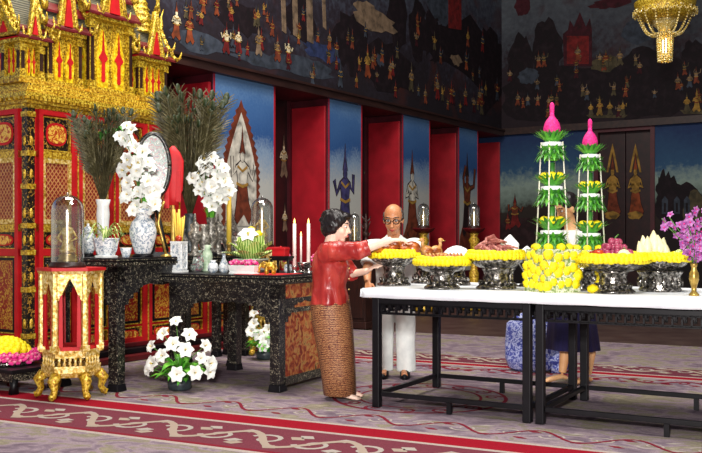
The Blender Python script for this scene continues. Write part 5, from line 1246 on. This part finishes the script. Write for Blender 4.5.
# ---------------------------------------------------------------- flowers on the floor and on the altars
def lily_mesh(name='lily', r=.072, n=6, mat='petal_white'):
    q = MB()
    for i in range(n):
        a = 2*PI*i/n; ca, sa = math.cos(a), math.sin(a); pts = []; ws = []
        for j in range(6):
            t = j/5; rr = r*(.08+.95*t); z = r*(.55*t**.8-.42*t**3+(.03 if i % 2 else 0)); pts.append((rr*ca, rr*sa, z)); ws.append(r*.42*math.sin(PI*min(1, .12+.88*t)**.8)+.0015)
        q.strip(pts, ws, (0, 0, 1), 0, .18)
    for i in range(5):
        a = 2*PI*i/5; q.tube([(0, 0, 0), (.12*r*math.cos(a), .12*r*math.sin(a), .45*r)], .02*r, 4, 1)
    return q.mesh(name, [M[mat], M['wax_yellow']])
LILY = lily_mesh()
LEAF = MB().strip([(0, 0, 0), (.06, 0, .02), (.12, 0, .015), (.17, 0, -.015)], [.004, .026, .022, .001], (0, 0, 1), 0, .25).mesh('leaf', [M['leaf']])
def lily_pot(label, base, Y, pts, pr, k):
    X0 = base[0]; t = thing('lily_arrangement', label, 'flower arrangement', base, 0, 'white lily arrangements on the floor')
    q = MB(); q.lathe([(pr*.82, 0), (pr, .015), (pr*1.02, .06), (pr*.95, .085), (pr*.85, .085), (pr*.8, .06)], 24); q.build('pot', [M['pot_grey']], t)
    q = MB(); q.ball((0, 0, .09), (pr*.8, pr*.8, .05), 0, 14, 8); q.build('moss', [M['leaf_dark']], t)
    r = random.Random(int(X0*100))
    for i, (px, py, d) in enumerate(pts):
        x, z = XA(px, Y-d)-X0, ZA(py, Y-d); y = -d
        q = MB(); q.tube([(0, 0, .08), (x*.35, y*.35, .08+(z-.08)*.6), (x, y, z)], .004, 5); q.build('stem', [M['stem']], t)
        dr = Vector((x*1.4, y-.22, .10+(z-.2)*.4)).normalized(); rot = dr.to_track_quat('Z', 'Y').to_euler()
        piece('lily', LILY, t, (x, y, z), rot, k*r.uniform(.85, 1.12))
    for i in range(52):
        a = 2*PI*i/52*5.1; s = r.uniform(.02, .9); piece('leaf', LEAF, t, (pr*s*math.cos(a), pr*s*math.sin(a), .09+r.uniform(0, .14)), (r.uniform(-.4, .4), -r.uniform(-.3, .6), a), k*r.uniform(.8, 1.2))
def z7(L, x0, y0, s): return [(x0+a/s, y0+b/s, d) for a, b, d in L]
gl = G(178, 391); lily_pot('large white lily arrangement on the carpet before the low altar', (gl[0], gl[1]+.08, 0), gl[1]+.08,
    z7([(300, 232, 0), (265, 267, .04), (337, 270, .02), (232, 302, .10), (262, 328, .17), (326, 312, .15), (382, 300, .06), (370, 335, .16), (396, 350, .08), (225, 366, .10), (303, 380, .24), (353, 376, .2), (393, 374, .10), (292, 296, .08), (235, 350, .14)], 70, 240, 2.83), .10, .95)
gl = G(264, 360); lily_pot('smaller white lily arrangement under the low altar table', (gl[0], gl[1]+.08, 0), gl[1]+.08,
    z7([(263, 236, 0), (262, 262, .08), (285, 318, .16), (298, 276, .05), (275, 290, .12), (256, 280, .1), (292, 300, .1)], 150, 220, 2.517), .09, .95)

# garland mound on the stool
MG0 = thing('garland_mound', 'yellow marigold mound ringed with pink garlands on the lacquer stool', 'flower garland', (q0[0]-.12, q0[1]+.25, .205), 0)
q = MB(); q.lathe([(.22, 0), (.24, .02), (.20, .05), (.02, .05)], 24); q.build('silver_dish', [M['silver']], MG0)
q = MB(); rr = random.Random(2)
for i in range(60):
    a = 2.4*i; s = math.sqrt(i/60); q.ball((.19*s*math.cos(a), .19*s*math.sin(a), .10+.11*(1-s*s)), .035, 0, 8, 6, bump=.14)
q.build('marigold_heap', [M['petal_yellow']], MG0)
rose = MB()
for i in range(7): rose.ball((.016*math.cos(i*.9), .016*math.sin(i*.9), .004*(i % 3)), (.015, .015, .012), i % 2, 8, 5)
rm = rose.mesh('pink_blossom', [M['petal_pink'], M['petal_rose']])
for k, (z, r_) in enumerate(((.055, .25), (.09, .235))):
    for i in range(30): a = 2*PI*(i+.5*k)/30; piece('pink_blossom', rm, MG0, (r_*math.cos(a), r_*math.sin(a), z+rnd.uniform(-.012, .012)), (rnd.random(), rnd.random(), a), 1.25)

# ---------------------------------------------------------------- high altar table
def vase(label, loc, prof, mat, n=24, cat='vase', group=None, base=None, parts=()):
    t = thing('vase', label, cat, loc, 0, group)
    z0 = 0
    if base: q = MB(); q.lathe([(base*1.05, 0), (base*1.1, .012), (base*.9, .03)], 20); q.build('stand', [M['black']], t); z0 = .03
    q = MB(); q.lathe([(r, z+z0) for r, z in prof], n); q.build('vessel', [M[mat]], t)
    return t
pB = lambda px, d, z=HB: ontab(oB, px, d, z)
# planter with a spider plant
p = pB(106, .16); t = thing('planter', 'octagonal white porcelain planter with an arching spider plant', 'potted plant', p, 0)
q = MB(); q.lathe([(.10, 0), (.105, .012), (.09, .02)], 8, smooth=False); q.build('saucer', [M['porcelain_white']], t)
q = MB(); q.lathe([(.075, .02), (.095, .06), (.112, .15), (.118, .16), (.118, .17), (.10, .17), (.09, .14)], 8, smooth=False); q.build('pot', [M['porcelain']], t)
for i in range(26):
    a = 2*PI*i/26*3.3; L = rnd.uniform(.14, .26); hh = rnd.uniform(.06, .15); pts = []; ws = []
    for j in range(7):
        u_ = j/6; pts.append((L*u_*math.cos(a), L*u_*math.sin(a), .16+hh*math.sin(PI*min(1, u_*.75))*1.2-.10*u_**2.4)); ws.append(.011*(1-u_**2)+.001)
    q = MB(); q.strip(pts, ws, (0, 0, 1), 0, .3); q.build('leaf', [M['leaf_pale']], t)
# tall vase of plumes, peacock plumes
def plume_mesh():
    q = MB(); q.tube([(0, 0, 0), (.01, 0, .25), (.02, 0, .5)], [.0025, .002, .0012], 4, 0)
    for i in range(18):
        z = .20+.30*i/18; 
        for s in (-1, 1):
            L = .035+.02*math.sin(i*1.3); q.strip([(.012*z/.3, 0, z), (.012*z/.3+s*L*.6, .004*(i % 3-1), z+.03), (.012*z/.3+s*L, .006*(i % 3-1), z+.045)], [.002, .0025, .0008], (0, 1, 0), 0)
    q.ball((.02, 0, .505), (.014, .005, .022), 1, 8, 6)
    return q.mesh('plume', [M['plume'], M['plume_eye']])
PLM = plume_mesh()
def plumes(t, z0, n, spread, k, seed):
    r = random.Random(seed)
    for i in range(n):
        a = r.uniform(0, 2*PI); s = spread*math.sqrt(r.random()); piece('plume', PLM, t, (.01*math.cos(a), .01*math.sin(a), z0), (0, s, a), (k, k, k*r.uniform(.75, 1.1)))
p = pB(103, .62); t = vase('tall white vase holding a wide bush of dry plumes', p, [(.055, 0), (.06, .01), (.045, .05), (.048, .16), (.062, .36), (.055, .44), (.07, .50), (.06, .50), (.045, .42)], 'porcelain_white', cat='vase of plumes', base=.06)
plumes(t, .50, 70, .29, 1.62, 1)
q = MB(); rr = random.Random(4)
for i in range(26):
    a = rr.uniform(0, 2*PI); s = rr.uniform(.02, .26); q.strip([(s*math.cos(a)*.7, s*math.sin(a)*.7, 1.05+rr.uniform(0, .1)), (s*math.cos(a), s*math.sin(a), 1.12+rr.uniform(0, .08)), (s*1.2*math.cos(a), s*1.2*math.sin(a), 1.14)], [.004, .018, .002], (0, 0, 1), 0, .2)
q.build('green_sprigs', [M['leaf_dark']], t)
p = pB(88, .40); vase('small lidded porcelain jar left of the tall plume vase', p, [(.045, 0), (.06, .03), (.075, .10), (.07, .16), (.045, .19), (.05, .20), (.04, .23), (.012, .25), (.012, .27), (.002, .275)], 'porcelain', base=.05)
p = pB(126, .30); vase('small blue and white cup beside the large flower vase', p, [(.03, 0), (.033, .01), (.045, .05), (.052, .085), (.046, .085), (.035, .03)], 'porcelain')
# big vase with cascade of white blossoms
def cascade(label, p, prof, mat, pts, k, zt, seed, base):
    t = vase(label, p, prof, mat, cat='vase of flowers', base=base); r = random.Random(seed)
    for i, (px, py) in enumerate(pts):
        Y = p[1]-.05-.10*r.random(); x, y, z = XA(px, Y)-p[0], Y-p[1], ZA(py, Y)-p[2]
        q = MB(); q.tube([(x*.1, y*.1, zt-.06), (x*.4, y*.4, zt+(z-zt)*.65), (x, y, z)], .0035, 5); q.build('stem', [M['stem']], t)
        for d in range(2):
            dr = Vector((x*1.2+r.uniform(-.25, .25), -.45+r.uniform(-.1, .1), r.uniform(-.05, .35))).normalized()
            piece('blossom', LILY, t, (x+d*r.uniform(-.06, .06), y-.02*d+.03, z+d*r.uniform(-.05, .05)), dr.to_track_quat('Z', 'Y').to_euler(), k*r.uniform(.8, 1.15))
    for i in range(14):
        a = r.uniform(0, 2*PI); q = MB(); L = r.uniform(.12, .22)
        q.strip([(.02*math.cos(a), .02*math.sin(a), zt-.04), (.05*math.cos(a), .05*math.sin(a), zt+L*.6), (.10*math.cos(a), .10*math.sin(a), zt+L)], [.008, .012, .001], (math.cos(a), math.sin(a), .2), 0, .2); q.build('leaf', [M['leaf']], t)
    return t
p = pB(143, .42); cascade('large blue and white vase with a tall cascade of white blossoms', p, [(.065, 0), (.075, .015), (.09, .06), (.115, .15), (.12, .21), (.10, .28), (.065, .32), (.06, .34), (.095, .36), (.10, .40), (.09, .405), (.05, .36)], 'porcelain',
    [(126, 126), (124, 138), (132, 147), (126, 158), (142, 152), (139, 163), (150, 168), (123, 170), (134, 176), (147, 182), (155, 190), (128, 186), (142, 193), (153, 201), (126, 198), (136, 206), (147, 208), (132, 196)], .95, .40, 5, .085)
# oval painted screen on a stand
p = pB(153, .78); t = thing('oval_screen', 'oval porcelain screen in a black frame behind the white blossoms', 'screen', p, R(14))
zc_ = ZA(166, p[1])-p[2]; rx_, rz_ = .150, .30
q = MB(); L = [(rx_*math.cos(2*PI*i/40), 0, zc_+rz_*math.sin(2*PI*i/40)) for i in range(41)]; q.tube(L, .022, 8); q.build('frame', [M['pearl']], t)
q = MB(); q.prism([(rx_*math.cos(2*PI*i/40), rz_*math.sin(2*PI*i/40)) for i in range(40)], .02, Matrix(((1, 0, 0, 0), (0, 0, -1, .01), (0, 1, 0, zc_), (0, 0, 0, 1)))); q.build('painted_plaque', [M['porcelain_color']], t)
q = MB(); q.box((0, 0, .02), (.30, .16, .04), 0); q.bx(-.02, .02, -.02, .02, .04, zc_-rz_, 0); q.tube([(-.12, 0, .04), (-.10, 0, .14), (-.02, 0, zc_-rz_-.02)], [.03, .02, .02], 8); q.tube([(.12, 0, .04), (.10, 0, .14), (.02, 0, zc_-rz_-.02)], [.03, .02, .02], 8); q.build('screen_stand', [M['black']], t)
# peacock plumes
p = pB(190, 1.34); t = vase('dark bronze vase with a big fan of peacock feathers', p, [(.06, 0), (.065, .02), (.04, .06), (.08, .18), (.085, .24), (.045, .33), (.055, .38), (.045, .38)], 'pot_grey', cat='vase of plumes', base=.07)
plumes(t, .38, 90, .25, 2.25, 11)
# red sash over a slim stand
p = pB(173, .98); t = thing('draped_stand', 'slim stand draped with a bright red pointed cloth between the bouquets', 'cloth', p, 0)
zt_ = ZA(146, p[1])-p[2]
q = MB(); q.lathe([(.07, 0), (.07, .02), (.02, .05), (.015, zt_-.15)], 12); q.build('stand', [M['brass']], t)
q = MB(); R_ = lambda rx, ry, z, ph: [(rx*math.cos(2*PI*i/24)*(1+.12*math.sin(4*2*PI*i/24+ph)), ry*math.sin(2*PI*i/24)*(1+.12*math.sin(3*2*PI*i/24+ph)), z) for i in range(24)]
q.loft([R_(.05, .02, zt_-.56, 0), R_(.055, .022, zt_-.48, .3), R_(.085, .028, zt_-.42, .6), R_(.09, .03, zt_-.28, .9), R_(.092, .032, zt_-.14, 1.1), R_(.06, .028, zt_-.06, 1.3), R_(.012, .01, zt_, 1.5)]); q.build('red_drape', [M['cord_red']], t)
for s, L_ in ((-1, .66), (1, .60)):
    q = MB(); q.box((s*.055, -.02, zt_-.38-L_/2+.3), (.05, .016, L_-.3), 0, tp=.8); q.build('hanging_tail', [M['cord_red']], t, bevel=.004)
p = pB(166, .62); t = thing('incense_rod', 'thin bent brass lamp rod left of the red drape', 'rod', p, 0)
q = MB(); q.lathe([(.05, 0), (.05, .012), (.01, .03)], 14); q.build('base', [M['brass']], t); q = MB(); q.tube([(0, 0, .02), (-.03, 0, .15), (-.07, 0, .30), (-.05, 0, .42), (-.015, 0, .50)], .011, 8); q.build('rod', [M['brass']], t)
# second bouquet
p = pB(211, 1.42); cascade('pewter vase with a rounded bunch of white blossoms', p, [(.05, 0), (.055, .015), (.03, .05), (.07, .14), (.075, .20), (.04, .28), (.05, .34), (.042, .34), (.03, .28)], 'pewter',
    [(211, 158), (203, 164), (219, 164), (199, 174), (208, 172), (216, 174), (224, 178), (200, 185), (210, 184), (219, 187), (226, 190), (204, 194), (214, 196), (222, 200), (207, 202)], .98, .34, 9, .06)
# rows of pewter vases and lamps behind
prA = [(.04, 0), (.045, .012), (.025, .04), (.05, .11), (.055, .16), (.028, .22), (.036, .26), (.03, .26)]
prB = [(.05, 0), (.055, .015), (.03, .05), (.03, .13), (.06, .16), (.065, .22), (.04, .24), (.045, .29), (.015, .32), (.01, .38), (.002, .40)]
prC = [(.05, 0), (.065, .03), (.07, .09), (.05, .14), (.03, .16), (.04, .185), (.034, .185)]
for px, d, pr, k, lb in ((182, 1.15, prA, 1.0, 'grey metal vase on the high altar right of the red drape'), (195, .95, prB, 1.0, 'grey lidded censer below the white bunch'), (204, 1.12, prA, 1.15, 'taller grey metal vase under the left of the white bunch'),
        (218, 1.55, prB, 1.05, 'grey spired censer under the right of the white bunch'), (228, 1.66, prA, 1.1, 'grey metal vase by the yellow candle on the high altar'), (236, 1.74, prC, 1.0, 'round grey jar at the far corner of the high altar')):
    o = vase(lb, pB(px, d), pr, 'pewter', 16, group='grey metal vessels on the high altar'); o.scale = (k, k, k)
p = pB(229, 1.50); t = thing('candle', 'tall yellow candle standing right of the white bunch', 'candle', p, 0)
q = MB(); q.lathe([(.05, 0), (.05, .015), (.02, .03), (.02, .10), (.035, .11), (.02, .12)], 14); q.build('holder', [M['brass']], t); q = MB(); q.tube([(0, 0, .11), (0, 0, .72)], [.026, .022], 10); q.build('wax', [M['wax_yellow']], t)
# small stand behind carries a spired shrine
pc = (oC[0]+.15*ca_+.15*sa_, oC[1]-.15*sa_+.15*ca_, HC)
t = thing('spired_shrine', 'dark spired miniature shrine on the square black stand', 'shrine', pc, 0)
q = MB(); q.box((0, 0, .03), (.24, .24, .06), 0); q.box((0, 0, .08), (.19, .19, .05), 0); q.build('base', [M['black']], t); q = MB()
q.lathe([(.08, .10), (.07, .22), (.095, .24), (.06, .30), (.07, .32), (.04, .38), (.045, .40), (.02, .48), (.008, .58), (.002, .66)], 10); q.build('spire', [M['pewter']], t)

# ---------------------------------------------------------------- low altar table
pA = lambda px, d, z=HA: ontab(oA, px, d, z)
p = pA(179, .20); t = thing('joss_vase', 'square lattice porcelain vase with yellow joss sticks on the low altar', 'vase', p, R(-20))
q = MB(); q.box((0, 0, .01), (.125, .125, .02), 0); q.bx(-.055, .055, -.055, .055, .02, .285, 1); q.bx(-.06, .06, -.06, .06, .27, .285, 0)
for s in (0, PI/2, PI, 3*PI/2):
    Mx = Matrix.Rotation(s, 4, 'Z') @ Matrix(((1, 0, 0, 0), (0, 0, -1, -.055), (0, 1, 0, 0), (0, 0, 0, 1))); frame(q, Mx, -.05, .05, .03, .265, .008, .006, 0)
q.build('vessel', [M['porcelain_white'], M['porcelain']], t)
for i in range(9):
    a = 2*PI*i/9; L = rnd.uniform(.12, .30); q = MB(); q.tube([(.02*math.cos(a), .02*math.sin(a), .22), (.05*math.cos(a), .05*math.sin(a), .28+L)], .011 if i % 3 == 0 else .006, 6); q.build('joss_stick', [M['wax_yellow']], t)
q = MB(); q.ball((.02, -.04, .31), (.035, .025, .03), 0, 10, 7); q.build('red_flower', [M['apple']], t)
vase('painted porcelain jar right of the joss vase', pA(197, .45), [(.04, 0), (.06, .02), (.07, .10), (.065, .15), (.04, .18), (.05, .20), (.042, .20)], 'porcelain_color', 16, group='vessels on the low altar')
vase('slender pale green vase behind the white jar', pA(207, .52), [(.04, 0), (.045, .01), (.03, .04), (.055, .12), (.05, .17), (.03, .21), (.04, .25), (.034, .25)], 'jade', 16, group='vessels on the low altar')
vase('small round white jar at the front of the low altar', pA(213, .20), [(.025, 0), (.045, .02), (.05, .05), (.04, .085), (.022, .10), (.03, .115), (.024, .115)], 'porcelain', 16, group='vessels on the low altar')
vase('white bottle vase left of the cabbage dish', pA(224, .30), [(.03, 0), (.045, .02), (.048, .06), (.03, .10), (.016, .13), (.016, .17), (.026, .19), (.02, .19)], 'porcelain', 16, group='vessels on the low altar')
vase('grey jar behind the bottle vase', pA(203, .75), [(.04, 0), (.06, .03), (.06, .12), (.035, .16), (.045, .19), (.038, .19)], 'pewter', 16, group='vessels on the low altar')
vase('small painted jar close behind the joss vase', pA(190, .62), [(.035, 0), (.05, .03), (.055, .10), (.03, .15), (.04, .17), (.034, .17)], 'porcelain_color', 16, group='vessels on the low altar')
# white trough of flowers
p = pA(244, .10); t = thing('flower_trough', 'low white porcelain trough of pink blossoms at the front of the low altar', 'flower trough', p, -PA)
q = MB(); q.box((0, 0, .012), (.26, .10, .024), 0, tp=.95); q.box((0, 0, .05), (.25, .09, .055), 0, tp=1.1); q.build('trough', [M['porcelain_white']], t, bevel=.005)
q = MB(); q.box((0, 0, .079), (.25, .085, .006), 0); q.build('moss', [M['leaf_dark']], t)
for i in range(16): piece('blossom', rm, t, (-.11+.22*(i % 8)/7, -.02+.04*(i//8)+rnd.uniform(-.01, .01), .092+rnd.uniform(0, .012)), (rnd.random(), rnd.random(), i), 1.0)
for i in range(16): piece('leaf', LEAF, t, (-.1+.2*i/15, rnd.uniform(-.02, .03), .08), (0, -.5, rnd.uniform(0, 6)), .42)
# leafy dish with yellow fruit
p = pA(251, .36); t = thing('leaf_offering', 'fan of pale cabbage leaves around a white flower on the low altar', 'offering', p, 0)
q = MB(); q.lathe([(.06, 0), (.065, .01), (.03, .03), (.03, .06), (.10, .09), (.12, .10), (.11, .105), (.01, .08)], 20); q.build('footed_dish', [M['glass' if False else 'jade']], t)
for i in range(20):
    a = 2*PI*i/20; L = rnd.uniform(.14, .19); lean = .3+.75*(i % 3)/2; pts = []; ws = []
    for j in range(6):
        u_ = j/5; pts.append(((.03+L*u_*lean)*math.cos(a), (.03+L*u_*lean)*math.sin(a)*.8, .09+L*1.2*u_*(1.3-lean*.8)-.03*u_**3)); ws.append(.046*math.sin(PI*(.15+.75*u_)))
    q = MB(); q.strip(pts, ws, (math.cos(a)*.4, math.sin(a)*.4, 1), 0, .35); q.build('leaf', [M['leaf_pale']], t)
t.scale = (1.4, 1.4, 1.25)
piece('white_flower', LILY, t, (-.01, -.07, .27), (R(50), 0, 0), .9)
for dx, dy, dz, lb in ((-.0, .02, .265, 'upper yellow fruit on top of the cabbage leaves'), (.065, .01, .235, 'lower yellow fruit on the right of the cabbage leaves')):
    y_ = thing('yellow_fruit', lb, 'fruit', (p[0]+dx, p[1]+dy, p[2]+dz*1.25+.02), 0, 'yellow fruits on the cabbage leaves')
    q = MB(); q.ball((0, 0, .035), (.038, .038, .034), 0, 14, 10); q.build('rind', [M['fruit_yellow']], y_); q = MB(); q.tube([(0, 0, .066), (.003, 0, .078)], .004, 5); q.build('stalk', [M['stem']], y_)
# gilded elephant
p = pA(270, .10); t = thing('elephant_figurine', 'small gilded elephant figurine at the right front of the low altar', 'figurine', p, R(170))
q = MB(); q.ball((0, 0, .075), (.055, .034, .036), 0, 14, 9); q.ball((.055, 0, .085), (.028, .026, .03), 0, 12, 8)
for x in (-.032, .03):
    for y in (-.018, .018): q.tube([(x, y, .07), (x, y, .0)], [.016, .014], 8)
q.tube([(.075, 0, .085), (.095, 0, .06), (.095, 0, .03), (.108, 0, .02)], [.014, .011, .008, .006], 8); q.tube([(-.054, 0, .08), (-.066, 0, .05)], .004, 5); q.build('body', [M['gold']], t)
for s in (-1, 1): q = MB(); q.ball((.045, s*.028, .085), (.018, .006, .026), 0, 10, 7); q.build('ear', [M['gold']], t)
# dark footed stand with a red box
p = pA(283, .38); t = thing('small_stand', 'small black footed stand holding the red box', 'stand', p, -PA)
q = MB(); q.bx(-.10, .10, -.07, .07, .135, .155, 0); q.bx(-.085, .085, -.055, .055, .115, .135, 0); q.build('stand_top', [M['black']], t)
for x in (-.085, .085):
    for y in (-.055, .055): q = MB(); q.tube([(x, y, .13), (x*1.05, y*1.05, .06), (x, y, .015), (x*1.15, y*1.15, .0)], [.013, .010, .010, .012], 6); q.build('leg', [M['black']], t)
t = thing('red_box', 'little red lidded box on the small black stand', 'box', (p[0]-.02, p[1], p[2]+.155), -PA)
q = MB(); q.bx(-.065, .065, -.045, .045, 0, .055, 0); q.build('box_body', [M['red']], t, bevel=.004); q = MB(); q.bx(-.068, .068, -.048, .048, .055, .075, 0); q.ball((0, 0, .08), .01); q.build('lid', [M['red']], t, bevel=.004)
# silver bowl, candles, flowers
p = pA(304, .50); t = thing('silver_bowl', 'small silver footed bowl between the two front candles', 'bowl', p, 0)
q = MB(); q.lathe([(.04, 0), (.042, .008), (.02, .02), (.045, .05), (.058, .085), (.062, .095), (.054, .095), (.03, .05)], 20); q.build('vessel', [M['silver']], t); q = MB(); q.lathe([(.055, .09), (.066, .096), (.055, .10)], 20); q.build('rim', [M['silver_smooth']], t)
for px, d, top, lb in ((294.5, .42, 219, 'tall white candle, the left one of the two tall ones'), (308.5, .54, 219, 'tall white candle beside the woman\'s back'), (301, .74, 232, 'short thin white candle between the two tall ones')):
    p = pA(px, d); t = thing('candle', lb, 'candle', p, 0, 'lit white candles'); hh = ZA(top, p[1])-p[2]; r_ = .017 if top < 225 else .010
    q = MB(); q.lathe([(.04, 0), (.042, .01), (.016, .02), (.014, .05), (.03, .06), (.022, .07)], 16); q.build('holder', [M['silver_smooth']], t)
    q = MB(); q.tube([(0, 0, .06), (0, 0, hh-.04)], [r_, r_*.9], 10); q.build('wax', [M['wax']], t)
    q = MB(); q.lathe([(.001, hh-.045), (.008, hh-.03), (.007, hh-.015), (.001, hh+.005)], 8); q.build('flame', [M['flame']], t)
for px, d, lb in ((288, .62, 'little jar of red and pink blooms behind the red box'), (316, .70, 'little jar of red and green sprigs beside the woman')):
    p = pA(px, d); t = thing('flower_jar', lb, 'vase of flowers', p, 0, 'little flower jars')
    q = MB(); q.lathe([(.03, 0), (.04, .02), (.035, .06), (.028, .075), (.022, .075)], 14); q.build('jar', [M['porcelain']], t)
    for i in range(9): a = 2.4*i; piece('blossom', rm, t, (.05*math.sqrt(i/9)*math.cos(a), .05*math.sqrt(i/9)*math.sin(a), .10+.05*(1-i/9)), (rnd.random(), 0, a), .9)
    for i in range(12): piece('leaf', LEAF, t, (0, 0, .08), (0, -.6-rnd.random()*.6, i*.55), .55)
p = pA(272, .30); q = MB(); q.bx(-.20, .24, -.30, .12, 0, .004, 0); o = q.build('red_runner', [M['cord_red']], loc=(p[0], p[1], p[2]+.0005), rz=-PA); tag(o, 'red cloth runner lying on the right end of the low altar', 'cloth')

# ---------------------------------------------------------------- bell jars on red dishes along the wall
def dish_stand(label, px, Y, kind, flabel):
    X = XA(px, Y); t = thing('gilded_stand', label, 'stand', (X, Y, 0), 0, 'gilded stands along the wall'); zt_ = ZA(228, Y)
    q = MB(); q.lathe([(.22, 0), (.23, .05), (.12, .12), (.07, .3), (.09, zt_*.45), (.06, zt_*.5), (.07, zt_-.30), (.10, zt_-.22), (.06, zt_-.15), (.10, zt_-.07)], 14); q.build('stem', [M['gold']], t)
    q = MB(); q.lathe([(.08, zt_-.10), (.16, zt_-.06), (.20, zt_-.015), (.21, zt_), (.02, zt_)], 20); q.build('red_dish', [M['red_dark']], t)
    bell_jar(kind, (X, Y, zt_), .105, .44, flabel)
dish_stand('gilded stand with a dark red dish right of the man\'s head', 423.5, 16.6, 'bell jar on the dark red dish right of the man', 'figurine under the bell jar right of the man')
dish_stand('gilded stand with a dark red dish above the white heaped cloth', 474, 16.8, 'bell jar on the dark red dish above the pink meat', 'figurine under the bell jar above the pink meat')
# dark carved cabinet behind woman and man
Yc_ = 13.6; t = thing('carved_cabinet', 'dark carved wooden cabinet standing between the woman and the man', 'cabinet', (XA(357, Yc_), Yc_, 0), -PW); zt_ = 1.22
q = MB(); q.bx(-.30, .30, -.25, .25, .10, zt_-.05, 0); q.bx(-.34, .34, -.29, .29, zt_-.05, zt_, 0); q.bx(-.33, .33, -.28, .28, 0, .10, 0); q.build('carcass', [M['wood_dark']], t, bevel=.008)
for x in (-.15, .15): q = MB(); q.bx(x-.13, x+.13, -.265, -.25, .15, zt_-.1, 0); q.build('door', [M['wood_dark']], t, bevel=.01)
bell_jar('bell jar on the carved cabinet behind the woman\'s face', (XA(354.5, Yc_), Yc_, zt_), .075, .44, 'figurine under the bell jar on the carved cabinet')
t = thing('dark_ornament', 'dark branching ornament beside the bell jar on the carved cabinet', 'ornament', (XA(366, Yc_), Yc_-.02, zt_), 0)
q = MB(); q.lathe([(.06, 0), (.06, .02), (.02, .05), (.02, .1), (.05, .14), (.02, .2), (.04, .26), (.012, .36), (.002, .45)], 10); q.build('stem', [M['wood_dark']], t)
for i in range(10):
    a = i*2.4; z = .10+.028*i; q = MB(); q.tube([(0, 0, z), (.05*math.cos(a), .05*math.sin(a), z+.02), (.075*math.cos(a), .075*math.sin(a), z+.08)], [.012, .010, .004], 6); q.build('branch', [M['wood_dark']], t)
